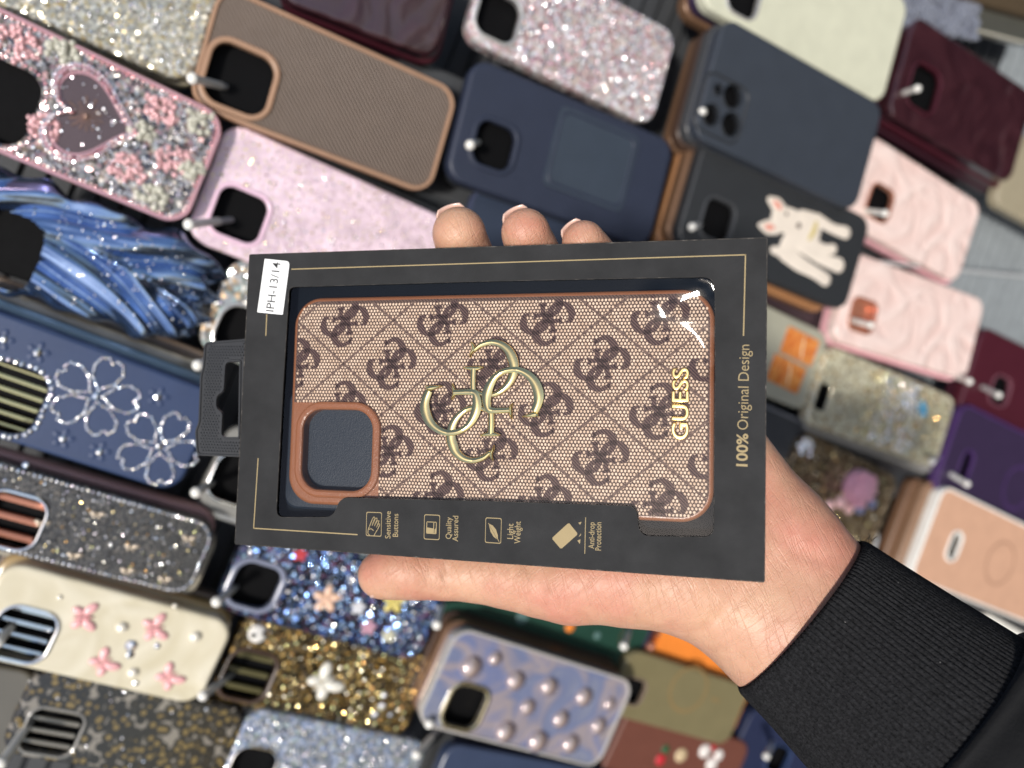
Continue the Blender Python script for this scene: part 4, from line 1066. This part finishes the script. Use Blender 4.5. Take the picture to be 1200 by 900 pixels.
# ---------------------------------------------------------------- the case inside the box
HD = -2.6
cn = [Vector(B(x, y, HD)) for x, y in ((345, 346.5), (836.5, 341), (838, 611), (336.5, 592.5))]
ctr = sum(cn, Vector((0, 0)))/4
ux = ((cn[1]-cn[0])+(cn[2]-cn[3]))/2; HL = ux.length; ux = ux.normalized()
vx = Vector((-ux.y, ux.x)); HWd = abs(((cn[0]-cn[3])+(cn[1]-cn[2])).dot(vx)/2)
hu = (bu*ux.x+bv*ux.y).normalized(); hv_ = bn.cross(hu).normalized()
HF = Frame(BC+bu*ctr.x+bv*ctr.y+bn*HD, hu, hv_, bn)
held = thing('phone_case', 'brown monogram fabric case with gold emblem inside the black window box', 'phone case', HF.mat())
H = lambda x, y, h=0.0: HF.loc(x, y, h)
hx, hy = H(396.2, 527, 0)
hole = (hx, hy, 27.2, 28.6, 7.2)
RC = 10.5
shell_mb(HL, HWd, RC, 9.5, 1.5, [hole], n=14, nb=6).build('shell', M['tan_leather'], held)
ring_mb(hole, 3.0, 1.7, 14, 6.0).build('camera_ring', M['tan_leather'], held)
# woven fabric: dark ground, pale hexagonal weave knots, printed lattice and monogram
m, nt, b = nm('dark_weave'); setp(b, (.085, .052, .045), .75, spec=.25)
w_ = N(nt, 'ShaderNodeTexWave', wave_type='BANDS', bands_direction='DIAGONAL'); L(nt, objco(nt), w_.inputs['Vector']); w_.inputs['Scale'].default_value = 520; w_.inputs['Distortion'].default_value = .6
L(nt, ramp(nt, w_.outputs['Fac'], [(.2, (.070, .044, .036)), (.8, (.135, .088, .072))]).outputs['Color'], b.inputs['Base Color']); bump(nt, b, w_.outputs['Fac'], .00012)
dark_weave = m
m, nt, b = nm('pale_weave'); setp(b, (.62, .43, .31), .6, spec=.3)
L(nt, ramp(nt, vor(nt, 700).outputs['Color'], [(.2, (.62, .455, .33)), (.8, (.82, .64, .49))]).outputs['Color'], b.inputs['Base Color']); pale = m
m, nt, b = nm('monogram_print'); setp(b, (.05, .03, .028), .7, spec=.25)
w_ = N(nt, 'ShaderNodeTexWave', wave_type='BANDS', bands_direction='DIAGONAL'); L(nt, objco(nt), w_.inputs['Vector']); w_.inputs['Scale'].default_value = 560; w_.inputs['Distortion'].default_value = 1.0
L(nt, ramp(nt, w_.outputs['Fac'], [(.15, (.040, .022, .022)), (.6, (.075, .045, .042)), (.95, (.14, .085, .075))]).outputs['Color'], b.inputs['Base Color']); bump(nt, b, w_.outputs['Fac'], .0001)
mono = m
hb = rrect(hole[2]/2+2.6, hole[3]/2+2.6, hole[4]+2.6, 12, hx, hy)
fo = rrect(HL/2-1.5, HWd/2-1.5, RC-1.5, 14)
# the camera ring sits close to the corner: the fabric is cut there
fo_cut = [p for p in fo]
cxl, cyl = -HL/2+1.5, -HWd/2+1.5
ox1, oy1 = hx+hole[2]/2+2.6, hy+hole[3]/2+2.6; rc = hole[4]+2.6
arc = [(ox1-rc+rc*math.cos(a), oy1-rc+rc*math.sin(a)) for a in np.linspace(0, PI/2, 12)]
top_left = [p for p in fo if not (p[0] < ox1 and p[1] < oy1)]
# order: start after the cut corner, keep counter-clockwise
start = min(range(len(fo)), key=lambda i: abs(fo[i][0]-fo[i][0]) + (0 if (fo[i][1] == min(q[1] for q in fo) and fo[i][0] > 0) else 9))
seq = [fo[(start+i) % len(fo)] for i in range(len(fo))]
seq = [p for p in seq if not (p[0] < ox1 and p[1] < oy1)]
fab_out = [(ox1, -HWd/2+1.5)] + seq + [(-HL/2+1.5, oy1)] + [(hx, oy1)] + list(reversed(arc)) + [(ox1, hy)]
def in_poly(x, y, lp):
    c = False
    for i in range(len(lp)):
        a, b_ = lp[i-1], lp[i]
        if (a[1] > y) != (b_[1] > y) and x < (b_[0]-a[0])*(y-a[1])/(b_[1]-a[1])+a[0]: c = not c
    return c
V, T = fill(fab_out); fab = mesh_obj('fabric_back', z3(V, .06), T, dark_weave, held, smooth=False)
fp = np.array(fab_out)
px_, py_ = 1.19, 1.13
gx = np.arange(-HL/2, HL/2, px_); gy = np.arange(-HWd/2, HWd/2, py_)
dv, df = [], []
for j, y in enumerate(gy):
    for x in gx:
        x = x+(j % 2)*px_/2
        if not (abs(x) < HL/2-2.0 and abs(y) < HWd/2-2.0): continue
        if not in_poly(x, y, fab_out): continue
        o = len(dv); ja, jb = rng.uniform(-.03, .03, 2)
        for k in range(8):
            a = PI/4*k; dv.append((x+ja+.40*math.cos(a), y+jb+.47*math.sin(a), .10))
        df.append(tuple(range(o, o+8)))
mesh_obj('weave_knots', dv, df, pale, fab, smooth=False)

def E_(x, y): return (470+x/5, 380+y/5)
# one G (and one half of the linked emblem); the other half is its half turn
G_top = [((420, 128), 5), ((431, 150), 9), ((470, 122), 11), ((530, 106), 12), ((585, 118), 15), ((628, 152), 19), ((650, 195), 22), ((662, 245), 21), ((655, 300), 19), ((630, 350), 16), ((590, 390), 13), ((545, 412), 11), ((495, 414), 10), ((450, 402), 10), ((420, 380), 9)]
G_right = [((785, 512), 16), ((805, 460), 18), ((808, 410), 21), ((790, 350), 20), ((755, 305), 16), ((705, 275), 13), ((655, 268), 12), ((600, 280), 12), ((555, 312), 14), ((525, 360), 18), ((508, 410), 20), ((506, 455), 18), ((516, 495), 14), ((545, 506), 12), ((600, 505), 11), ((640, 503), 11)]
bars = [  # straight pieces: serifs and stems
    [((425, 392), 13), ((424, 330), 13), ((426, 262), 14)], [((370, 254), 4), ((400, 258), 8), ((428, 260), 9), ((456, 258), 8), ((485, 252), 4)],
    [((412, 104), 3), ((424, 128), 7), ((424, 150), 8), ((412, 172), 6), ((406, 196), 3)],
    [((656, 462), 3), ((644, 488), 7), ((640, 505), 9), ((644, 525), 7), ((652, 556), 3)],
    [((712, 541), 3), ((745, 536), 7), ((785, 528), 12), ((797, 530), 8), ((806, 543), 4)]]
EC = (477, 452)
def flip(st): return [((2*EC[0]-p[0], 2*EC[1]-p[1]), w) for p, w in st]
ALL = [(G_top, 0), (flip(G_top), 0), (G_right, 1), (flip(G_right), 1)] + [(q, 0) for q in bars] + [(flip(q), 0) for q in bars]
ec = Vector(H(*E_(*EC), 1.2))
def em_local(st):
    P = [H(*E_(*p), 1.2)+(w*.086,) for p, w in st]
    return [(p[0]-ec.x, p[1]-ec.y, p[2]) for p in spline(P, 7)]
mb = MB()
for st, lvl in ALL:
    s = em_local(st); mb.add(stroke([(p[0]+ec.x, p[1]+ec.y) for p in s], [max(.12, p[2]) for p in s], 1.45+.6*lvl, .80, 16, True))
mb.build('emblem', M['gold'], held, flat_angle=32)

# printed lattice + monograms
o0 = Vector(H(642, 373)); dxv = (Vector(H(770, 375))-Vector(H(516, 375)))/2; dyv = Vector(H(641, 480))-o0
dxm = abs(dxv.x); dym = abs(dyv.y)/2
lat, mon = MB(), MB()
gm = [em_local(st) for st, l in ALL]
def clipped(vf, mb):
    v, f = vf; keep = [in_poly(p[0], p[1], fab_out) for p in v]
    mb.add((v, [q for q in f if all(keep[i] for i in q)]))
ca, sa = math.cos(math.radians(6)), math.sin(math.radians(6))
for j in range(-6, 7):
    for i in range(-5, 5):
        cx, cy = o0.x+(i+(.5 if j % 2 else 0))*dxm, o0.y-j*dym
        if abs(cx) > HL/2+30 or abs(cy) > HWd/2+10: continue
        for s in gm:
            q = [((p[0]*ca-p[1]*sa)*.42+cx, (p[0]*sa+p[1]*ca)*.42+cy) for p in s]; clipped(ribbon(q, [max(.5, p[2]*.42*1.7) for p in s], .14), mon)
        x0, y0 = cx+dxm/2, cy
        for sx in (-1, 1):
            n = 46; clipped(ribbon([(x0+sx*dxm/2*t, y0-dym*t) for t in np.linspace(0, 1, n)], [float(q) for q in rng.uniform(.22, .6, n)], .12), lat)
lm_, nt, b = nm('lattice_ink'); setp(b, (.12, .078, .064), .75, spec=.2)
ln_ = noise(nt, 1500, 3); L(nt, ramp(nt, ln_.outputs['Fac'], [(.35, (.075, .048, .042)), (.65, (.20, .135, .11))]).outputs['Color'], b.inputs['Base Color'])
lat.build('lattice_print', lm_, fab, smooth=False); mon.build('monogram_print', mono, fab, smooth=False)

# gold name plate, letters run upward
lettering('GUESS', (797, 516), (797.6, 430.5), 5.1, plain('brushed_gold', (.74, .56, .24), .27, metal=1.0, grain=.05), held, HF, .8, .9, bold=-.012, extrude=.07, bevel=.055, name='name_plate', smooth=True)

# ---------------------------------------------------------------- the person: left hand, knitted cuff, jacket sleeve
person = thing('person', 'left hand gripping the black window box, arm in a black sleeve with ribbed cuff', 'person', mat4(pd(935, 718, 281), Vector((1, 0, 0)), Vector((0, 1, 0)), Vector((0, 0, 1))))
PO = pd(935, 718, 281)
def hp(px, py, d): return np.array(pd(px, py, d)-PO)
def build_hand():
    h = 0.95
    lo = np.array(hp(600, 450, 282))*0 + np.array([-165., -75., -50.]); hi = np.array([60., 150., 40.])
    n = ((hi-lo)/h).astype(int)+1
    ax = [lo[i]+h*np.arange(n[i]) for i in range(3)]
    D = np.full(n, 60.0, np.float32)
    def block(pmin, pmax):
        a = np.clip(((pmin-lo)/h).astype(int)-1, 0, n-1); b = np.clip(((pmax-lo)/h).astype(int)+2, 1, n)
        return tuple(slice(a[i], b[i]) for i in range(3))
    def smin(a, b, k):
        hh = np.clip(.5+.5*(b-a)/k, 0, 1); return b+(a-b)*hh-k*hh*(1-hh)
    def grid(bl): return np.meshgrid(ax[0][bl[0]], ax[1][bl[1]], ax[2][bl[2]], indexing='ij')
    def cap(field, a, b, ra, rb, k):
        m = max(ra, rb)+k+6; bl = block(np.minimum(a, b)-m, np.maximum(a, b)+m); X, Y, Z = grid(bl)
        ab = b-a; t = np.clip(((X-a[0])*ab[0]+(Y-a[1])*ab[1]+(Z-a[2])*ab[2])/(ab@ab), 0, 1)
        d = np.sqrt((X-a[0]-t*ab[0])**2+(Y-a[1]-t*ab[1])**2+(Z-a[2]-t*ab[2])**2)-(ra+(rb-ra)*t)
        field[bl] = smin(field[bl], d.astype(np.float32), k)
    def ell3(field, c, r, k, R=None):
        m = max(r)+k+6; bl = block(c-m, c+m); X, Y, Z = grid(bl); q = [X-c[0], Y-c[1], Z-c[2]]
        if R is not None: q = [sum(R[i][j]*q[j] for j in range(3)) for i in range(3)]
        k0 = np.sqrt((q[0]/r[0])**2+(q[1]/r[1])**2+(q[2]/r[2])**2)+1e-6; k1 = np.sqrt((q[0]/r[0]**2)**2+(q[1]/r[1]**2)**2+(q[2]/r[2]**2)**2)+1e-9
        field[bl] = smin(field[bl], (k0*(k0-1)/k1).astype(np.float32), k)
    def chain(P, k=4, field=None):
        f = D if field is None else field
        for p, q in zip(P[:-1], P[1:]): cap(f, hp(*p[:3]), hp(*q[:3]), p[3], q[3], k)
    # forearm and palm
    chain([(1120, 852, 262, 22), (962, 691, 283, 19), (918, 632, 286, 18), (842, 502, 291, 12.5)], 10)
    chain([(1095, 885, 262, 22), (910, 747, 282, 19.5), (866, 702, 284, 18)], 10)
    chain([(1108, 868, 262, 22), (936, 719, 283, 20), (860, 640, 290, 18), (745, 515, 303, 13)], 12)
    chain([(936, 719, 283, 18), (800, 640, 293, 17), (690, 560, 305, 13)], 12)
    chain([(910, 735, 282, 18), (780, 660, 292, 16), (652, 610, 303, 12.5)], 12)
    # thumb: thenar, knuckle, pad
    chain([(880, 716, 283, 18.5), (800, 680, 284, 17.5), (735, 674, 286, 17.2), (668, 677, 289, 15.6), (628, 675, 292, 14.0)], 7)
    chain([(628, 675, 292, 14.0), (592, 672, 294, 12.2), (556, 669, 296, 11.0), (520, 667, 297, 10.9), (486, 668, 297, 10.4), (456, 671, 297, 9.4), (445, 674, 297, 8.2)], 4)
    ell3(D, hp(478, 667, 293), (11.5, 8.8, 8.5), 4)
    # fingers behind the box; three tips come up over its top edge
    F_ = {'middle': [(690, 558, 305, 12), (602, 420, 308, 10.8), (560, 330, 302, 10.0), (545, 300, 292, 10.0), (538, 274, 284, 9.9)],
          'ring': [(742, 508, 303, 11.5), (674, 392, 305, 10.2), (637, 325, 298, 9.4), (624, 296, 288, 9.3), (616, 273, 281, 9.0)],
          'pinky': [(798, 452, 293, 10.5), (742, 372, 295, 9.0), (706, 320, 289, 8.4), (693, 300, 281, 8.2), (684, 284, 276, 7.9)],
          'index': [(652, 610, 303, 12), (548, 500, 309, 10.8), (480, 440, 306, 9.8), (428, 405, 303, 9.0)]}
    for f, P in F_.items():
        f_ = np.full(n, 60.0, np.float32); chain(P, 3.5, f_)
        D[:] = smin(D, f_, 3.0)
    # creases: shallow grooves pressed into the surface
    def groove(P, depth, w):
        for p, q in zip(P[:-1], P[1:]):
            a, b = hp(*p), hp(*q); m = w*3+3; bl = block(np.minimum(a, b)-m, np.maximum(a, b)+m); X, Y, Z = grid(bl); ab = b-a
            t = np.clip(((X-a[0])*ab[0]+(Y-a[1])*ab[1]+(Z-a[2])*ab[2])/(ab@ab), 0, 1)
            d2 = (X-a[0]-t*ab[0])**2+(Y-a[1]-t*ab[1])**2+(Z-a[2]-t*ab[2])**2
            D[bl] += (depth*np.exp(-d2/(2*w*w))).astype(np.float32)
    groove([(525, 650, 286), (522, 672, 286), (526, 690, 287)], .7, 1.3); groove([(533, 652, 286), (531, 676, 286)], .45, 1.0)
    groove([(610, 655, 280), (640, 690, 277), (660, 715, 279)], .55, 1.5); groove([(640, 655, 277), (668, 700, 274), (680, 722, 277)], .4, 1.3)
    groove([(905, 612, 266), (928, 640, 264), (958, 655, 264)], .6, 1.8); groove([(880, 690, 263), (842, 724, 265), (820, 742, 268)], .5, 1.6)
    # surface nets
    ins = D < 0
    c = np.zeros(tuple(n-1), np.int8)
    for i in (0, 1):
        for j in (0, 1):
            for k in (0, 1): c += ins[i:n[0]-1+i, j:n[1]-1+j, k:n[2]-1+k]
    act = (c > 0) & (c < 8); I = np.argwhere(act); ids = np.full(act.shape, -1, np.int64); ids[act] = np.arange(len(I))
    acc = np.zeros((len(I), 3)); cnt = np.zeros(len(I))
    corners = [(i, j, k) for i in (0, 1) for j in (0, 1) for k in (0, 1)]
    for a in corners:
        for axis in range(3):
            if a[axis]: continue
            b = list(a); b[axis] = 1
            da = D[I[:, 0]+a[0], I[:, 1]+a[1], I[:, 2]+a[2]]; db = D[I[:, 0]+b[0], I[:, 1]+b[1], I[:, 2]+b[2]]
            m = (da < 0) != (db < 0); t = np.where(m, da/np.where(m, da-db, 1), 0)
            p = np.tile(np.array(a, float), (len(I), 1)); p[:, axis] = t
            acc[m] += p[m]; cnt[m] += 1
    V = lo + h*(I+acc/cnt[:, None])
    faces = []
    for axis in range(3):
        u, v = (axis+1) % 3, (axis+2) % 3
        s0 = [slice(None)]*3; s1 = [slice(None)]*3; s0[axis] = slice(0, -1); s1[axis] = slice(1, None)
        A_, B_ = ins[tuple(s0)], ins[tuple(s1)]; E = np.argwhere(A_ != B_)
        E = E[(E[:, u] > 0) & (E[:, v] > 0) & (E[:, u] < n[u]-1) & (E[:, v] < n[v]-1)]
        def cid(du, dv):
            q = E.copy(); q[:, u] -= du; q[:, v] -= dv; return ids[q[:, 0], q[:, 1], q[:, 2]]
        Q = np.stack([cid(1, 1), cid(0, 1), cid(0, 0), cid(1, 0)], 1)
        fl = A_[E[:, 0], E[:, 1], E[:, 2]]; Q[~fl] = Q[~fl][:, ::-1]; faces.append(Q)
    Fq = np.concatenate(faces); Fq = Fq[(Fq >= 0).all(1)]
    # light smoothing
    from collections import defaultdict
    e = np.concatenate([Fq[:, [0, 1]], Fq[:, [1, 2]], Fq[:, [2, 3]], Fq[:, [3, 0]]])
    for it in range(3):
        s = np.zeros_like(V); k = np.zeros(len(V)); np.add.at(s, e[:, 0], V[e[:, 1]]); np.add.at(k, e[:, 0], 1); np.add.at(s, e[:, 1], V[e[:, 0]]); np.add.at(k, e[:, 1], 1)
        V = V*.5+.5*s/np.maximum(k, 1)[:, None]
    return V, Fq
hv3, hf3 = build_hand()
skin, nt, b = nm('skin'); setp(b, (.56, .32, .22), .46, spec=.42)
co = objco(nt)
n1 = noise(nt, 28, 4, co=co); n2 = noise(nt, 160, 4, co=co)
r1 = ramp(nt, n1.outputs['Fac'], [(.28, (.60, .365, .235)), (.48, (.565, .315, .21)), (.70, (.56, .245, .175))])
r2 = ramp(nt, n2.outputs['Fac'], [(.35, (.92, .88, .86)), (.65, (1, 1, 1))])
mm_ = N(nt, 'ShaderNodeMix', data_type='RGBA', blend_type='MULTIPLY'); mm_.inputs[0].default_value = 1; L(nt, r1.outputs[0], mm_.inputs[6]); L(nt, r2.outputs[0], mm_.inputs[7])
# a small mole on the wrist
mo = N(nt, 'ShaderNodeVectorMath', operation='DISTANCE'); L(nt, co, mo.inputs[0])
MOLE = None
for q in [hp(845, 720, d) for d in (262.5,)]: MOLE = q
mo.inputs[1].default_value = tuple(MOLE*MM)
mk = N(nt, 'ShaderNodeMapRange', interpolation_type='SMOOTHSTEP'); L(nt, mo.outputs['Value'], mk.inputs[0]); mk.inputs[1].default_value = .0008; mk.inputs[2].default_value = .0018; mk.inputs[3].default_value = 1; mk.inputs[4].default_value = 0
# fold lines: long thin wrinkles across the thumb base and palm
def rot_co(deg, sc):
    mp = N(nt, 'ShaderNodeMapping', vector_type='TEXTURE'); sc = [1/x for x in sc]; mp.inputs['Rotation'].default_value = (0, 0, math.radians(deg)); mp.inputs['Scale'].default_value = sc; L(nt, co, mp.inputs['Vector']); return mp.outputs[0]
l1 = noise(nt, 1.0, 3, .6, .4, rot_co(-70, (38, 260, 100))); l2 = noise(nt, 1.0, 3, .6, .4, rot_co(44, (45, 340, 100)))
def thin(n_): return ramp(nt, n_.outputs['Fac'], [(.455, (1, 1, 1)), (.5, (0, 0, 0)), (.545, (1, 1, 1))]).outputs[0]
t1, t2 = thin(l1), thin(l2)
vp = vor(nt, 1500, co=co)
hgt = math_(nt, 'ADD', math_(nt, 'MULTIPLY', t1, .55), math_(nt, 'MULTIPLY', t2, .35)); hgt = math_(nt, 'ADD', hgt, math_(nt, 'MULTIPLY', vp.outputs['Distance'], .35))
bump(nt, b, hgt, .00018, .9)
L(nt, mixc(nt, mk.outputs[0], mm_.outputs[2], (.10, .045, .03)), b.inputs['Base Color'])
b.inputs['Subsurface Weight'].default_value = .25; b.inputs['Subsurface Radius'].default_value = (.0035, .0013, .0007); b.inputs['Subsurface Scale'].default_value = 1.0
hand = mesh_obj('hand', hv3, hf3.tolist(), skin, person)
# nails: thin curved plates on the far side of the finger tips and the under side of the thumb
nail_m = P_('fingernail', (.66, .44, .36), .3, coat=.3)
nail_w = P_('fingernail_tip', (.80, .72, .64), .35)
def nail(c, axis, out, w, l, R, name='fingernail'):
    """curved plate centred at c, long direction axis, facing out"""
    a = Vector(axis).normalized(); o = Vector(out); o = (o-a*o.dot(a)).normalized(); s = a.cross(o)
    v, f = [], []; nu, nv = 13, 9
    for j in range(nv):
        for i in range(nu):
            x = -1+2*i/(nu-1); y = j/(nv-1); ww = w*(1-.30*max(0, (y-.75)/.25)**2 - .15*max(0, (.25-y)/.25)**2)
            ang = x*ww/R; p = Vector(c)+a*(l*(y-.5))+s*(R*math.sin(ang))+o*(R*math.cos(ang)-R-.35*((y-.4)*1.6)**2)
            v.append(tuple(p))
    for j in range(nv-1):
        for i in range(nu-1):
            q = j*nu+i; f.append((q, q+1, q+nu+1, q+nu))
    m = mesh_obj(name, v, f, nail_m, person)
    md = m.modifiers.new('thickness', 'SOLIDIFY'); md.thickness = .0006; md.offset = 0
    return m
def tip_nail(tip, prev, out, w, l, R, lift, push):
    t, p = Vector(hp(*tip)), Vector(hp(*prev)); ax = (t-p).normalized(); o = Vector(out); o = (o-ax*o.dot(ax)).normalized()
    nail(t+ax*push+o*lift, ax, o, w, l, R)
tip_nail((538, 274, 284), (545, 300, 292), (-.22, .25, -1), 6.3, 12, 8.5, 8.8, 1.5)
tip_nail((616, 273, 281), (624, 296, 288), (-.22, .25, -1), 5.8, 11, 8.0, 8.1, 1.4)
tip_nail((684, 284, 276), (693, 300, 281), (-.22, .25, -1), 5.0, 9.5, 7.0, 7.1, 1.2)
tip_nail((448, 673, 297), (486, 668, 297), (.0, -1, .12), 6.0, 12, 9.5, 8.35, -1.2)

# ribbed cuff
knit, nt, b = nm('black_rib_knit'); setp(b, (.006, .006, .0065), .9, spec=.08)
co = objco(nt); n1 = noise(nt, 900, 3, co=co); v1 = vor(nt, 1400, co=co)
kc = ramp(nt, n1.outputs['Fac'], [(.3, (.008, .008, .0085)), (.75, (.024, .024, .0255))])
vl = vor(nt, 420, co=co); sp_ = N(nt, 'ShaderNodeSeparateColor'); L(nt, vl.outputs['Color'], sp_.inputs[0])
lint = math_(nt, 'MULTIPLY', math_(nt, 'GREATER_THAN', sp_.outputs[0], .975), math_(nt, 'LESS_THAN', vl.outputs['Distance'], .10))
L(nt, mixc(nt, lint, kc.outputs['Color'], (.13, .125, .12)), b.inputs['Base Color'])
bump(nt, b, v1.outputs['Distance'], .0003)
cloth, nt, b = nm('black_sweat_cloth'); setp(b, (.010, .010, .0105), .85, spec=.12, sheen=.08)
n1 = noise(nt, 30, 4); n2 = noise(nt, 1100, 3); bump(nt, b, math_(nt, 'ADD', math_(nt, 'MULTIPLY', n1.outputs['Fac'], 3.0), math_(nt, 'MULTIPLY', n2.outputs['Fac'], .25)), .0009)
def sweep(path, nper, radial, rows):
    """path: list of (centre, half across, half deep); tube whose axis follows the path; returns verts, faces"""
    P = [np.concatenate([np.array(p[0]), [p[1], p[2]]]) for p in path]; S_ = spline(P, rows)
    v, f = [], []; m = len(S_); 
    for i, q in enumerate(S_):
        t = Vector(S_[min(i+1, m-1)][:3]-S_[max(i-1, 0)][:3]).normalized(); zt = Vector((0, 0, 1)); s = zt.cross(t).normalized(); o = t.cross(s).normalized()
        if o.z < 0: o = -o
        for k in range(nper):
            a = 2*PI*k/nper; e = radial(a, i/(m-1)); p = Vector(q[:3])+s*((q[3]+e)*math.cos(a))+o*((q[4]+e)*math.sin(a)); v.append(tuple(p))
    for i in range(m-1):
        for k in range(nper):
            j = (k+1) % nper; f.append((i*nper+k, i*nper+j, (i+1)*nper+j, (i+1)*nper+k))
    return v, f
NR = 124
def rib(a, t):
    seam = math.exp(-((a-2.55)/.06)**2) if True else 0
    x = (a*NR/(2*PI)) % 1.0
    r = .62*(1-abs(2*x-1)**3.0) 
    lip = -1.1*max(0, 1-t/.035)**2
    fold = .5*math.sin(3*a+t*5)*t
    flat = 1/(1+math.exp(-(abs(a-2.62)-.16)*60))      # the side seam runs flat along the upper edge
    return r*flat + lip + fold + .9*math.exp(-((a-2.62)/.16)**2)
W0 = hp(936, 719, 281)
cuff_path = [(hp(936, 719, 281), 35.2, 28), (hp(985, 760, 276), 37.0, 29), (hp(1047, 813, 269), 39.8, 31), (hp(1120, 874, 261), 43, 33), (hp(1200, 942, 253), 46, 35)]
cv, cf = sweep(cuff_path, NR*8, rib, 16)
# turned-in hem so the cuff has thickness
n0 = NR*8; c0 = np.array(cuff_path[0][0]); axd = np.array(cuff_path[1][0])-c0; axd /= np.linalg.norm(axd)
o = len(cv)
for k in range(n0): p = np.array(cv[k]); d = p-c0; cv.append(tuple(c0+d*.955+axd*1.0))
for k in range(n0): p = np.array(cv[k]); d = p-c0; cv.append(tuple(c0+d*.93+axd*16))
for k in range(n0):
    j = (k+1) % n0; cf.append((o+k, o+j, j, k)); cf.append((o+n0+k, o+n0+j, o+j, o+k))
mesh_obj('cuff', cv, cf, knit, person)
def slv(a, t):
    return 1.6*math.sin(2*a+1+t*4)+1.2*math.sin(5*a-t*9)*(.3+t) - 2.0*max(0, 1-t/.06)**2 + 1.0*math.sin(t*22+2*math.sin(a))*.8
sleeve_path = [(hp(1100, 859, 264), 46.2, 39), (hp(1148, 899, 258), 49.5, 42.5), (hp(1300, 1010, 243), 58, 46), (hp(1420, 1110, 232), 62, 50)]
sv, sf = sweep(sleeve_path, 220, slv, 16)
n0 = 220; o = len(sv); c0 = np.array(sleeve_path[0][0])
for k in range(n0): d = np.array(sv[k])-c0; sv.append(tuple(c0+d*.86))
for k in range(n0): j = (k+1) % n0; sf.append((o+k, o+j, j, k))
mesh_obj('sleeve', sv, sf, cloth, person)
# loose threads at the cuff's upper corner
th = MB(); random.seed(4)
base = np.array(hp(1014, 636, 280))
for i in range(7):
    a = random.uniform(.9, 2.4); l_ = random.uniform(2.0, 4.5); b0 = base+np.array([random.uniform(-4, 3), random.uniform(-1.5, 1), random.uniform(-1, 2)]); cu_ = random.uniform(-1.6, 1.6)
    pts = [tuple(b0+np.array([l_*t*math.cos(a+cu_*t), l_*t*math.sin(a+cu_*t), .6*t])) for t in np.linspace(0, 1, 8)]
    th.add(tube3(pts, .11, 5))
th.build('loose_threads', cloth, person)
